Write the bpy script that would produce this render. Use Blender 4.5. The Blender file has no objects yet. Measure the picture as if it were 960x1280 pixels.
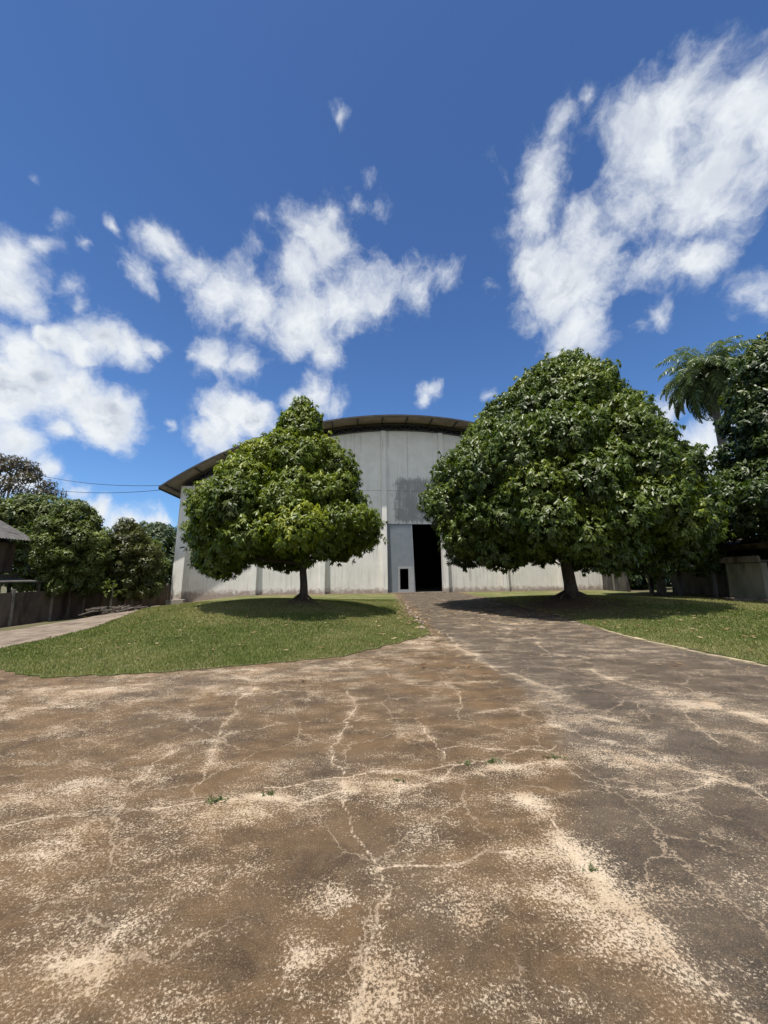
import bpy, bmesh, math, random
import numpy as np
from mathutils import Vector, Matrix
from mathutils.geometry import delaunay_2d_cdt

random.seed(7)
RNG = np.random.default_rng(7)
PI = math.pi
scene = bpy.context.scene
COL = scene.collection

# ------------------------------------------------------------------ camera
cam_d = bpy.data.cameras.new('camera')
cam_d.sensor_fit = 'HORIZONTAL'
cam_d.sensor_width = 36.0
cam_d.lens = 18.0
cam_d.clip_start = 0.05
cam_d.clip_end = 6000
cam = bpy.data.objects.new('camera', cam_d)
COL.objects.link(cam)
_p, _r = math.radians(9.26), math.radians(0.6)
_f = Vector((0, math.cos(_p), math.sin(_p)))
_u0 = Vector((0, -math.sin(_p), math.cos(_p)))
_x0 = Vector((1, 0, 0))
_right = math.cos(_r)*_x0 - math.sin(_r)*_u0
_up = math.sin(_r)*_x0 + math.cos(_r)*_u0
M = Matrix((_right, _up, -_f)).transposed().to_4x4()
M.translation = (0, 0, 1.65)
cam.matrix_world = M
scene.camera = cam

# ------------------------------------------------------------------ sun, sky, exposure
SUN_EL = math.radians(76)
SUN_AZ = math.radians(218)          # compass style: clockwise from +Y; behind the camera and to its left
sun_dir = Vector((math.sin(SUN_AZ)*math.cos(SUN_EL), math.cos(SUN_AZ)*math.cos(SUN_EL), math.sin(SUN_EL)))
sd = bpy.data.lights.new('sun', 'SUN')
sd.energy = 4.4
sd.angle = math.radians(0.53)
sd.color = (1.0, 0.955, 0.88)
sun = bpy.data.objects.new('sun', sd)
sun.rotation_euler = sun_dir.to_track_quat('Z', 'Y').to_euler()
COL.objects.link(sun)
scene.view_settings.view_transform = 'Standard'
scene.view_settings.look = 'None'
scene.view_settings.gamma = 1
scene.view_settings.exposure = 0.56
scene.cycles.max_bounces = 6
scene.cycles.transparent_max_bounces = 6
scene.cycles.use_denoising = True

CLOUDS = [
    (0.295,0.609,0.736,0.073,1.00),(0.294,0.646,0.705,0.053,1.00),(0.316,0.537,0.782,0.034,0.80),(0.348,0.509,0.787,0.023,0.70),
    (0.382,0.484,0.787,0.016,0.50),(0.417,0.515,0.749,0.054,1.00),(0.473,0.490,0.732,0.062,1.00),(0.530,0.472,0.704,0.066,1.00),
    (0.567,0.474,0.674,0.059,1.00),(0.462,0.541,0.703,0.069,1.00),(0.536,0.515,0.669,0.074,1.00),(0.578,0.507,0.640,0.050,1.00),
    (0.460,0.599,0.656,0.075,1.00),(0.520,0.569,0.637,0.082,1.00),(0.572,0.547,0.611,0.052,1.00),(0.395,0.633,0.666,0.060,1.00),
    (0.422,0.654,0.627,0.069,1.00),(0.497,0.627,0.600,0.066,1.00),(0.567,0.596,0.569,0.050,0.90),(0.311,0.704,0.638,0.054,0.90),
    (0.381,0.713,0.589,0.074,1.00),(0.409,0.740,0.533,0.064,0.90),(0.399,0.769,0.499,0.031,0.70),(0.231,0.744,0.627,0.022,0.70),
    (0.533,0.678,0.507,0.031,0.80),(0.507,0.700,0.503,0.021,0.60),(0.537,0.661,0.524,0.017,0.70),(0.643,0.592,0.486,0.040,0.80),
    (0.663,0.601,0.447,0.020,0.80),(0.295,0.497,0.816,0.015,0.50),(0.293,0.522,0.801,0.011,0.50),(-0.418,0.645,0.640,0.040,0.90),
    (-0.471,0.665,0.580,0.033,0.60),(-0.390,0.685,0.615,0.045,0.90),(-0.337,0.734,0.590,0.061,1.00),(-0.279,0.768,0.577,0.066,1.00),
    (-0.184,0.733,0.655,0.069,1.00),(-0.129,0.710,0.692,0.057,0.90),(-0.101,0.684,0.722,0.032,0.70),(-0.050,0.668,0.742,0.026,0.60),
    (-0.024,0.636,0.771,0.022,0.70),(-0.002,0.669,0.743,0.023,0.60),(-0.178,0.792,0.584,0.081,1.00),(-0.087,0.797,0.597,0.078,1.00),
    (-0.129,0.841,0.525,0.045,0.90),(-0.013,0.791,0.612,0.061,0.90),(0.077,0.774,0.628,0.047,0.70),(0.129,0.751,0.648,0.034,0.60),
    (-0.235,0.667,0.707,0.018,0.60),(-0.258,0.691,0.675,0.020,0.50),(-0.372,0.791,0.486,0.044,0.80),(-0.311,0.823,0.475,0.033,0.80),
    (-0.409,0.777,0.478,0.021,0.60),(-0.484,0.608,0.630,0.014,0.70),(-0.539,0.601,0.590,0.009,0.50),(-0.569,0.524,0.634,0.010,0.50),
    (-0.566,0.624,0.538,0.023,0.60),(-0.564,0.642,0.520,0.016,0.60),(-0.610,0.576,0.544,0.038,1.00),(-0.632,0.590,0.502,0.037,1.00),
    (-0.560,0.563,0.608,0.016,0.60),(-0.581,0.576,0.575,0.020,0.80),(-0.615,0.620,0.487,0.015,0.80),(-0.543,0.694,0.472,0.040,1.20),
    (-0.512,0.719,0.471,0.040,1.20),(-0.481,0.734,0.480,0.027,1.10),(-0.617,0.646,0.449,0.022,1.20),(-0.584,0.679,0.446,0.036,1.20),
    (-0.640,0.664,0.388,0.049,1.20),(-0.610,0.705,0.360,0.058,1.30),(-0.586,0.742,0.326,0.056,1.30),(-0.555,0.752,0.356,0.039,1.20),
    (-0.657,0.630,0.415,0.032,1.20),(-0.674,0.651,0.349,0.058,1.30),(-0.630,0.722,0.285,0.026,1.20),(-0.684,0.683,0.255,0.040,1.20),
    (-0.705,0.637,0.312,0.068,1.20),(-0.374,0.857,0.353,0.059,1.20),(-0.323,0.871,0.369,0.046,1.20),(-0.416,0.851,0.322,0.034,1.10),
    (-0.484,0.812,0.327,0.012,0.70),(-0.173,0.880,0.443,0.041,0.80),(-0.213,0.885,0.414,0.033,0.90),(-0.126,0.899,0.420,0.038,0.50),
    (0.135,0.885,0.446,0.027,0.80),(0.122,0.894,0.432,0.020,0.80),(-0.083,0.573,0.815,0.017,0.60),(0.258,0.871,0.419,0.015,0.40),
    (-0.473,0.519,0.712,0.008,0.35),(-0.589,0.796,0.136,0.028,1.10),(-0.517,0.845,0.134,0.033,1.10),(-0.656,0.727,0.205,0.027,0.90),
    (-0.625,0.762,0.172,0.026,0.80),(-0.687,0.707,0.168,0.039,0.90),(-0.555,0.824,0.114,0.040,1.10),(0.627,0.740,0.244,0.051,1.20),
    (0.580,0.751,0.317,0.039,1.00),(0.630,0.753,0.190,0.040,1.20),(0.592,0.730,0.342,0.022,0.70),(0.652,0.710,0.266,0.042,1.00)]


world = bpy.data.worlds.new('World')
scene.world = world
world.use_nodes = True


class NT:
    """small helper for node trees"""
    def __init__(self, tree):
        self.t = tree
        tree.nodes.clear()

    def n(self, kind, **kw):
        nd = self.t.nodes.new(kind)
        for k, v in kw.items():
            setattr(nd, k, v)
        return nd

    def link(self, a, b):
        self.t.links.new(a, b)

    def _in(self, sock, v):
        if v is None:
            return
        if isinstance(v, bpy.types.NodeSocket):
            self.t.links.new(v, sock)
        else:
            sock.default_value = v

    def math(self, op, a, b=None, c=None, clamp=False):
        nd = self.n('ShaderNodeMath', operation=op, use_clamp=clamp)
        self._in(nd.inputs[0], a)
        self._in(nd.inputs[1], b)
        self._in(nd.inputs[2], c)
        return nd.outputs[0]

    def vmath(self, op, a, b=None, scale=None):
        nd = self.n('ShaderNodeVectorMath', operation=op)
        self._in(nd.inputs[0], a)
        self._in(nd.inputs[1], b)
        if scale is not None:
            self._in(nd.inputs['Scale'], scale)
        return nd.outputs['Value'] if op in ('DISTANCE', 'LENGTH', 'DOT_PRODUCT') else nd.outputs[0]

    def ss(self, v, lo, hi, a=0.0, b=1.0):
        nd = self.n('ShaderNodeMapRange', interpolation_type='SMOOTHSTEP')
        self._in(nd.inputs[0], v)
        nd.inputs[1].default_value = lo
        nd.inputs[2].default_value = hi
        nd.inputs[3].default_value = a
        nd.inputs[4].default_value = b
        return nd.outputs[0]

    def noise(self, vec, scale, detail=4, rough=0.55, dist=0.0, out=0):
        nd = self.n('ShaderNodeTexNoise')
        self._in(nd.inputs['Vector'], vec)
        nd.inputs['Scale'].default_value = scale
        nd.inputs['Detail'].default_value = detail
        nd.inputs['Roughness'].default_value = rough
        nd.inputs['Distortion'].default_value = dist
        return nd.outputs[out]

    def voro(self, vec, scale, feature='F1', out='Distance'):
        nd = self.n('ShaderNodeTexVoronoi', feature=feature)
        self._in(nd.inputs['Vector'], vec)
        nd.inputs['Scale'].default_value = scale
        return nd.outputs[out]

    def mapping(self, vec, scale=(1, 1, 1), rot=(0, 0, 0), loc=(0, 0, 0)):
        nd = self.n('ShaderNodeMapping')
        self._in(nd.inputs[0], vec)
        nd.inputs['Location'].default_value = loc
        nd.inputs['Rotation'].default_value = rot
        nd.inputs['Scale'].default_value = scale
        return nd.outputs[0]

    def mix(self, fac, a, b, blend='MIX'):
        nd = self.n('ShaderNodeMix', data_type='RGBA', blend_type=blend)
        self._in(nd.inputs[0], fac)
        for s, v in ((nd.inputs[6], a), (nd.inputs[7], b)):
            if isinstance(v, tuple):
                s.default_value = (v[0], v[1], v[2], 1)
            else:
                self._in(s, v)
        return nd.outputs[2]

    def obj(self):
        return self.n('ShaderNodeTexCoord').outputs['Object']

    def attr(self, name):
        nd = self.n('ShaderNodeAttribute', attribute_name=name)
        return nd.outputs['Fac']

    def sep(self, v):
        nd = self.n('ShaderNodeSeparateXYZ')
        self._in(nd.inputs[0], v)
        return nd.outputs

    def bump(self, h, strength=0.5, dist=0.02):
        nd = self.n('ShaderNodeBump')
        self._in(nd.inputs['Height'], h)
        nd.inputs['Strength'].default_value = strength
        nd.inputs['Distance'].default_value = dist
        return nd.outputs[0]


def build_sky():
    g = NT(world.node_tree)
    out = g.n('ShaderNodeOutputWorld')
    bg = g.n('ShaderNodeBackground')
    sky = g.n('ShaderNodeTexSky', sky_type='NISHITA')
    sky.sun_disc = False
    sky.sun_elevation = SUN_EL
    sky.sun_rotation = SUN_AZ
    sky.altitude = 600
    sky.air_density = 1.0
    sky.dust_density = 0.6
    sky.ozone_density = 2.2
    d = g.n('ShaderNodeTexCoord').outputs['Generated']
    # domain warp so the cloud edges tear and curl
    w1 = g.noise(d, 5.0, 3, 0.55, out=1)
    w1 = g.vmath('SUBTRACT', w1, (0.5, 0.5, 0.5))
    w1 = g.vmath('SCALE', w1, scale=0.08)
    w2 = g.noise(d, 19.0, 3, 0.6, out=1)
    w2 = g.vmath('SUBTRACT', w2, (0.5, 0.5, 0.5))
    w2 = g.vmath('SCALE', w2, scale=0.04)
    dw = g.vmath('ADD', g.vmath('ADD', d, w1), w2)
    field = None
    for k in range(0, len(CLOUDS)):
        x, y, z, r, wt = CLOUDS[k]
        z = z-.022 if x > .2 and z > .45 else z
        r *= 1.70 if wt > 1.05 else (1.54 if x < 0.2 else 1.36)
        dist = g.vmath('DISTANCE', dw, (x, y, z))
        v = g.math('MULTIPLY_ADD', dist, -wt/r, wt)
        field = v if field is None else g.math('SMOOTH_MAX', field, v, 0.22)
    fb = g.noise(g.vmath('ADD', dw, (7.7, 4.4, 0.3)), 7.5, 10, 0.66, 0.1)
    st = g.noise(g.mapping(dw, (30, 12, 17), (0.3, 0.9, 0.5)), 1.0, 6, 0.65, 0.3)
    fb = g.math('ADD', g.math('MULTIPLY', fb, 0.84), g.math('MULTIPLY', st, 0.16))
    fb = g.math('SUBTRACT', fb, 0.5)
    # unseen broken cloud added behind the viewer to whiten the fill light
    back = g.ss(g.sep(d)[1], -0.05, -0.45, 0.0, 1.0)
    fill_cov = g.math('MULTIPLY', back, g.ss(g.noise(d, 2.3, 3, 0.5), 0.38, 0.55, 0.0, 0.9))
    fill_cov = g.math('MULTIPLY_ADD', g.math('SUBTRACT', 1.0, back), -4.0, fill_cov)
    field = g.math('MAXIMUM', field, fill_cov)
    dens = g.math('MULTIPLY_ADD', fb, 2.5, field)
    mask = g.ss(dens, 0.08, 0.98)
    body = g.ss(dens, 0.45, 1.4)
    fine = g.noise(dw, 16.0, 6, 0.6)
    shade = g.math('MULTIPLY', body, g.ss(fine, 0.36, 0.66))
    ccol = g.mix(shade, (5.9, 6.15, 6.4), (3.2, 3.6, 4.3))
    tone = g.mix(g.ss(g.sep(d)[2], 0.15, 0.9), (0.56, 0.80, 1.06), (0.42, 0.60, 0.84))
    skyc = g.mix(1.0, sky.outputs[0], tone, 'MULTIPLY')
    colr = g.mix(mask, skyc, ccol)
    g.link(colr, bg.inputs[0])
    bg.inputs[1].default_value = 0.1
    g.link(bg.outputs[0], out.inputs[0])


build_sky()


# ------------------------------------------------------------------ materials
def material(name):
    m = bpy.data.materials.new(name)
    m.use_nodes = True
    g = NT(m.node_tree)
    out = g.n('ShaderNodeOutputMaterial')
    b = g.n('ShaderNodeBsdfPrincipled')
    g.link(b.outputs[0], out.inputs[0])
    b.inputs['Roughness'].default_value = 0.85
    b.inputs['Specular IOR Level'].default_value = 0.3
    return m, g, b, out


def mottled(name, c1, c2, scale=6, rough=0.85, bump=0.3, c3=None, stretch=(1, 1, 1), spec=0.3, metal=0.0, bd=0.01):
    m, g, b, out = material(name)
    o = g.mapping(g.obj(), stretch)
    n1 = g.noise(o, scale, 6, 0.6)
    c = g.mix(g.ss(n1, 0.32, 0.68), c1, c2)
    if c3:
        n2 = g.noise(o, scale*0.35, 5, 0.65)
        c = g.mix(g.ss(n2, 0.52, 0.68), c, c3)
    g.link(c, b.inputs['Base Color'])
    b.inputs['Roughness'].default_value = rough
    b.inputs['Specular IOR Level'].default_value = spec
    b.inputs['Metallic'].default_value = metal
    if bump:
        g.link(g.bump(g.noise(o, scale*5, 5, 0.6), bump, bd), b.inputs['Normal'])
    return m


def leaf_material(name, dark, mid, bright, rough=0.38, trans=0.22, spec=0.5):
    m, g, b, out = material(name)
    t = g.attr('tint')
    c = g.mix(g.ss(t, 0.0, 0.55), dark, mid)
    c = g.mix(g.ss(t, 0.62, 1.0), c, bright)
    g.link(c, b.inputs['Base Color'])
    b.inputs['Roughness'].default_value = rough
    b.inputs['Specular IOR Level'].default_value = spec
    tr = g.n('ShaderNodeBsdfTranslucent')
    g.link(g.mix(1.0, c, (1.5, 1.7, 0.6), 'MULTIPLY'), tr.inputs[0])
    mx = g.n('ShaderNodeMixShader')
    mx.inputs[0].default_value = trans
    g.link(b.outputs[0], mx.inputs[1])
    g.link(tr.outputs[0], mx.inputs[2])
    g.link(mx.outputs[0], out.inputs[0])
    return m


def concrete_ground():
    m, g, b, out = material('weathered_concrete')
    o = g.obj()
    crack = g.attr('crack')
    light = g.attr('light')
    grey = g.attr('grey')
    big = g.noise(o, 0.55, 6, 0.62, 0.4)
    midn = g.noise(g.mapping(o, (1.0, 1.7, 1), (0, 0, 0.5)), 1.6, 7, 0.66, 0.5)
    fine = g.noise(o, 14.0, 5, 0.65)
    brown = g.mix(g.ss(midn, 0.3, 0.7), (0.052, 0.032, 0.016), (0.145, 0.088, 0.040))
    gr = g.mix(g.ss(midn, 0.3, 0.7), (0.040, 0.032, 0.024), (0.084, 0.067, 0.050))
    gm = g.math('ADD', g.math('MULTIPLY', grey, 0.85), g.ss(big, 0.45, 0.65, 0.0, 0.55), clamp=True)
    base = g.mix(gm, brown, gr)
    base = g.mix(g.ss(fine, 0.45, 0.72, 0.0, 0.35), base, (0.17, 0.115, 0.068))
    grain = g.noise(o, 120.0, 4, 0.8)
    base = g.mix(g.ss(grain, 0.50, 0.66, 0.0, 0.75), base, (0.034, 0.026, 0.018))
    base = g.mix(g.ss(grain, 0.47, 0.36, 0.0, 0.55), base, (0.23, 0.17, 0.115))
    # eroded pale zones built from exposed aggregate
    er = g.noise(g.mapping(o, (1.0, 1.7, 1), (0, 0, 0.35), (3.1, 1.7, 0)), 1.3, 12, 0.78, 0.25)
    band = g.ss(crack, 0.0, 0.10, 0.24, 0.0)
    amt = g.math('ADD', g.math('MULTIPLY', light, 0.44), g.ss(er, 0.38, 0.68, 0.0, 0.60))
    amt = g.math('ADD', amt, g.math('MULTIPLY', band, g.ss(er, 0.35, 0.6)))
    sp1 = g.noise(o, 70.0, 6, 0.85)
    sp2 = g.sep(g.voro(o, 95.0, 'F1', 'Color'))[0]
    sp = g.math('ADD', g.math('MULTIPLY', sp1, 0.90), g.math('MULTIPLY', sp2, 0.10))
    v = g.math('ADD', amt, g.math('MULTIPLY', g.math('SUBTRACT', sp, 0.5), 4.2))
    mask = g.ss(v, 0.46, 0.86)
    pale = g.mix(g.ss(g.noise(o, 3.0, 4, 0.6), 0.35, 0.65), (0.43, 0.32, 0.205), (0.58, 0.475, 0.34))
    pale = g.mix(g.math('MULTIPLY', sp2, 0.45), pale, (0.28, 0.21, 0.15))
    c = g.mix(mask, base, pale)
    dust = g.ss(g.math('ADD', light, g.math('MULTIPLY', g.math('SUBTRACT', er, 0.5), 1.6)), 0.75, 1.4, 0.0, 0.12)
    c = g.mix(dust, c, (0.42, 0.33, 0.235))
    # crack lines: pale grit in a thin irregular seam
    cn = g.math('MULTIPLY_ADD', g.math('SUBTRACT', g.noise(o, 30.0, 5, 0.75), 0.5), 0.05, crack)
    cw = g.ss(cn, -0.001, 0.0145, 0.9, 0.0)
    cb = g.ss(g.noise(o, 2.6, 4, 0.6), 0.34, 0.56, 0.38, 1.0)
    c = g.mix(g.math('MULTIPLY', cw, cb), c, (0.50, 0.39, 0.275))
    # hairline crazing between the named cracks
    wv = g.vmath('ADD', o, g.vmath('SCALE', g.noise(o, 3.5, 6, 0.7, out=1), scale=0.35))
    ed = g.voro(wv, 1.1, 'DISTANCE_TO_EDGE')
    hz = g.math('MULTIPLY', g.ss(g.math('MULTIPLY_ADD', g.noise(o, 40.0, 4, 0.7), 0.012, ed), 0.008, 0.016, 0.6, 0.0), g.ss(g.noise(o, 0.9, 5, 0.65), 0.40, 0.55))
    c = g.mix(hz, c, (0.36, 0.275, 0.19))
    # small dark pits
    pit = g.ss(g.noise(o, 110.0, 2, 0.6), 0.62, 0.72, 0.0, 0.55)
    c = g.mix(pit, c, (0.045, 0.036, 0.027))
    g.link(c, b.inputs['Base Color'])
    hgt = g.math('ADD', g.math('MULTIPLY', sp, 0.9), g.math('MULTIPLY', fine, 0.7))
    hgt = g.math('SUBTRACT', hgt, g.math('MULTIPLY', cw, 0.8))
    g.link(g.bump(hgt, 0.55, 0.008), b.inputs['Normal'])
    b.inputs['Roughness'].default_value = 0.9
    b.inputs['Specular IOR Level'].default_value = 0.25
    return m


def lawn_material(name='lawn_turf'):
    m, g, b, out = material(name)
    o = g.obj()
    n1 = g.noise(o, 0.5, 6, 0.62, 0.5)
    n2 = g.noise(o, 7.0, 6, 0.7)
    n3 = g.noise(o, 45.0, 4, 0.7)
    c = g.mix(g.ss(n2, 0.3, 0.7), (0.075, 0.098, 0.026), (0.140, 0.155, 0.050))
    c = g.mix(g.ss(n1, 0.40, 0.66, 0.0, 0.85), c, (0.23, 0.20, 0.10))
    c = g.mix(g.ss(n3, 0.55, 0.75, 0.0, 0.6), c, (0.115, 0.145, 0.045))
    dirt = g.attr('dirt')
    dm = g.ss(g.math('ADD', dirt, g.math('MULTIPLY', g.math('SUBTRACT', n2, 0.5), 1.1)), 0.35, 0.8)
    c = g.mix(dm, c, g.mix(g.ss(n3, 0.3, 0.7), (0.105, 0.070, 0.044), (0.22, 0.16, 0.105)))
    g.link(c, b.inputs['Base Color'])
    g.link(g.bump(g.math('ADD', n3, n2), 0.9, 0.04), b.inputs['Normal'])
    b.inputs['Roughness'].default_value = 0.95
    b.inputs['Specular IOR Level'].default_value = 0.15
    return m


def wall_material(name, face=True):
    m, g, b, out = material(name)
    o = g.obj()
    s, y, z = g.sep(o)[0], g.sep(o)[1], g.sep(o)[2]
    n1 = g.noise(o, 0.9, 6, 0.6)
    c = g.mix(g.ss(n1, 0.3, 0.7), (0.74, 0.71, 0.65), (0.83, 0.80, 0.745))
    # rain streaks running down
    st = g.noise(g.mapping(o, (3.2, 3.2, 0.10)), 1.0, 7, 0.68)
    st2 = g.noise(o, 0.33, 3, 0.6)
    sm = g.math('MULTIPLY', g.ss(st, 0.50, 0.72), g.ss(st2, 0.38, 0.62, 0.05, 0.6))
    c = g.mix(sm, c, (0.27, 0.255, 0.235))
    # black mould, strongest over the gate
    if face:
        bx = g.math('MULTIPLY', g.ss(g.math('ABSOLUTE', g.math('SUBTRACT', s, 1.0)), 1.6, 3.2, 1.0, 0.0),
                    g.ss(g.math('ABSOLUTE', g.math('SUBTRACT', z, 8.5)), 1.6, 3.0, 1.0, 0.0))
        mo = g.noise(g.mapping(o, (1.0, 1.0, 0.7)), 1.5, 10, 0.76, 0.3)
        st3 = g.noise(g.mapping(o, (5.0, 5.0, 0.35)), 1.0, 6, 0.7)
        mv = g.math('ADD', g.math('MULTIPLY', mo, 0.6), g.math('MULTIPLY', st3, 0.45))
        mv = g.math('MULTIPLY_ADD', bx, 0.34, mv)
        c = g.mix(g.ss(mv, 0.70, 0.86, 0.0, 0.72), c, (0.17, 0.17, 0.165))
        jz = g.math('ABSOLUTE', g.math('SUBTRACT', z, 9.42))
        c = g.mix(g.ss(jz, 0.015, 0.05, 0.5, 0.0), c, (0.22, 0.21, 0.20))
        js = g.math('ABSOLUTE', g.math('SUBTRACT', s, 0.15))
        jm = g.math('MULTIPLY', g.ss(js, 0.01, 0.04, 0.5, 0.0), g.ss(z, 9.3, 9.6))
        c = g.mix(jm, c, (0.25, 0.24, 0.23))
    # splashed soil and peeling paint near the ground
    pe = g.noise(o, 2.6, 7, 0.7)
    lo = g.math('ADD', g.ss(z, -0.1, 1.3, 0.42, 0.0), g.math('MULTIPLY', pe, 0.6))
    c = g.mix(g.ss(lo, 0.52, 0.72, 0.0, 0.8), c, (0.26, 0.19, 0.14))
    st4 = g.noise(g.mapping(o, (4.0, 4.0, 0.22), loc=(7, 3, 1)), 1.0, 6, 0.7)
    lm = g.math('MULTIPLY', g.ss(z, 1.0, 3.2, 0.40, 0.0), g.ss(st4, 0.50, 0.68))
    c = g.mix(lm, c, (0.29, 0.265, 0.24))
    g.link(c, b.inputs['Base Color'])
    g.link(g.bump(g.noise(o, 16, 6, 0.65), 0.25, 0.01), b.inputs['Normal'])
    b.inputs['Roughness'].default_value = 0.88
    return m


MAT = {}
MAT['concrete'] = concrete_ground()
MAT['lawn'] = lawn_material()
MAT['wall'] = wall_material('painted_render')
MAT['pilaster'] = wall_material('painted_pilaster', False)
MAT['soil'] = mottled('soil_and_weeds', (0.055, 0.070, 0.022), (0.13, 0.105, 0.06), 1.2, 0.95, 0.6, (0.17, 0.125, 0.08), bd=0.03)
MAT['path'] = mottled('old_path_concrete', (0.15, 0.115, 0.08), (0.25, 0.195, 0.145), 2.5, 0.9, 0.5, (0.085, 0.065, 0.046))
MAT['kerb'] = mottled('kerb_concrete', (0.44, 0.36, 0.22), (0.20, 0.16, 0.10), 5, 0.9, 0.5)
MAT['roof_sheet'] = mottled('fibre_cement', (0.25, 0.215, 0.19), (0.33, 0.285, 0.25), 1.2, 0.85, 0.2, (0.18, 0.155, 0.135))
MAT['roof_grey'] = mottled('grey_fibre_cement', (0.07, 0.067, 0.063), (0.125, 0.118, 0.112), 3, 0.85, 0.3, (0.04, 0.038, 0.036))
MAT['steel'] = mottled('dark_painted_steel', (0.045, 0.045, 0.050), (0.075, 0.072, 0.072), 4, 0.6, 0.1)
MAT['edge_trim'] = mottled('dark_edge_trim', (0.05, 0.045, 0.042), (0.09, 0.08, 0.075), 3, 0.7, 0.1)
MAT['gate'] = mottled('grey_gate_paint', (0.195, 0.225, 0.255), (0.235, 0.260, 0.285), 1.3, 0.6, 0.05, (0.22, 0.235, 0.25))
MAT['gate_frame'] = mottled('pale_gate_frame', (0.32, 0.33, 0.34), (0.38, 0.385, 0.39), 2, 0.6, 0.05)
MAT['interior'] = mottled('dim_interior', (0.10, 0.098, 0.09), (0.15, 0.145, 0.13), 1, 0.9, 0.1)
MAT['plinth'] = mottled('plinth_stone', (0.24, 0.215, 0.19), (0.36, 0.33, 0.29), 5, 0.92, 0.5, (0.13, 0.11, 0.095))
MAT['bark'] = mottled('bark', (0.055, 0.042, 0.032), (0.12, 0.095, 0.075), 5, 0.95, 0.9, (0.085, 0.075, 0.06), (4, 4, 0.8), bd=0.03)
MAT['bark_grey'] = mottled('grey_bark', (0.12, 0.10, 0.085), (0.20, 0.175, 0.15), 5, 0.95, 0.7, None, (4, 4, 0.8), bd=0.03)
MAT['old_wall'] = mottled('shade_toned_precast_wall', (0.075, 0.057, 0.045), (0.15, 0.115, 0.09), 1.6, 0.92, 0.4, (0.035, 0.03, 0.024), (1, 1, 0.35))  # base tones darkened to carry the shade of the trees
MAT['old_post'] = mottled('precast_post', (0.17, 0.15, 0.125), (0.27, 0.24, 0.20), 3, 0.92, 0.4, (0.09, 0.08, 0.065), (1, 1, 0.4))
MAT['shed_wall'] = mottled('dark_mottled_wall', (0.055, 0.05, 0.045), (0.12, 0.11, 0.095), 1.5, 0.92, 0.3, (0.035, 0.03, 0.028), (1, 1, 0.4))  # very dark brown-grey with random mottling
MAT['timber'] = mottled('weathered_timber', (0.06, 0.05, 0.04), (0.14, 0.115, 0.09), 4, 0.9, 0.5, None, (3, 3, 0.5))
MAT['mossy_panel'] = mottled('mossy_concrete_panel', (0.16, 0.16, 0.115), (0.30, 0.275, 0.22), 1.5, 0.92, 0.4, (0.075, 0.08, 0.045), (1, 1, 0.3))
MAT['rock'] = mottled('rubble_stone', (0.16, 0.12, 0.09), (0.33, 0.25, 0.19), 8, 0.92, 0.6)
MAT['cable'] = mottled('black_cable', (0.02, 0.02, 0.022), (0.03, 0.03, 0.03), 3, 0.6, 0)
MAT['gap_shade'] = mottled('painted_gap_shade', (0.012, 0.012, 0.013), (0.02, 0.02, 0.02), 3, 0.9, 0)  # near-black colour stands in for shade behind the truss
MAT['litter'] = leaf_material('dry_leaves', (0.10, 0.055, 0.028), (0.20, 0.125, 0.06), (0.42, 0.33, 0.19), 0.7, 0.1, 0.2)
MAT['blades'] = leaf_material('grass_blades', (0.080, 0.112, 0.022), (0.150, 0.180, 0.045), (0.33, 0.29, 0.14), 0.6, 0.25, 0.25)
MAT['weeds'] = leaf_material('weed_leaves', (0.035, 0.055, 0.014), (0.065, 0.095, 0.025), (0.12, 0.14, 0.045), 0.5, 0.25, 0.3)
MAT['leaf_a'] = leaf_material('broad_leaves_yellowish', (0.040, 0.060, 0.006), (0.110, 0.150, 0.012), (0.28, 0.30, 0.026), 0.44, 0.30, 0.36)
MAT['leaf_b'] = leaf_material('broad_leaves_deep', (0.032, 0.050, 0.007), (0.088, 0.125, 0.014), (0.24, 0.27, 0.036), 0.42, 0.28, 0.40)
MAT['leaf_c'] = leaf_material('broad_leaves_dark', (0.022, 0.038, 0.007), (0.058, 0.088, 0.013), (0.17, 0.20, 0.04), 0.42, 0.22, 0.42)
MAT['leaf_bush'] = leaf_material('bush_leaves', (0.045, 0.062, 0.012), (0.12, 0.15, 0.034), (0.26, 0.29, 0.09), 0.45, 0.28, 0.35)
MAT['leaf_brown'] = leaf_material('bush_leaves_bronze', (0.040, 0.046, 0.011), (0.105, 0.110, 0.026), (0.25, 0.22, 0.08), 0.45, 0.25, 0.35)
MAT['leaf_purple'] = leaf_material('bronze_tree_leaves', (0.045, 0.036, 0.026), (0.080, 0.066, 0.045), (0.15, 0.12, 0.09), 0.5, 0.25, 0.4)
MAT['leaf_far'] = leaf_material('far_tree_leaves', (0.035, 0.058, 0.022), (0.060, 0.088, 0.034), (0.12, 0.12, 0.05), 0.5, 0.2, 0.3)
MAT['frond'] = leaf_material('palm_leaflets', (0.065, 0.095, 0.038), (0.14, 0.18, 0.07), (0.25, 0.28, 0.12), 0.4, 0.25, 0.5)
MAT['dead_frond'] = mottled('dead_fronds', (0.05, 0.038, 0.028), (0.11, 0.085, 0.06), 5, 0.95, 0.5, None, (4, 4, 0.6))


# ------------------------------------------------------------------ mesh helpers
def ssf(a, b, x):
    t = np.clip((x-a)/(b-a), 0, 1)
    return t*t*(3-2*t)


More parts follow.
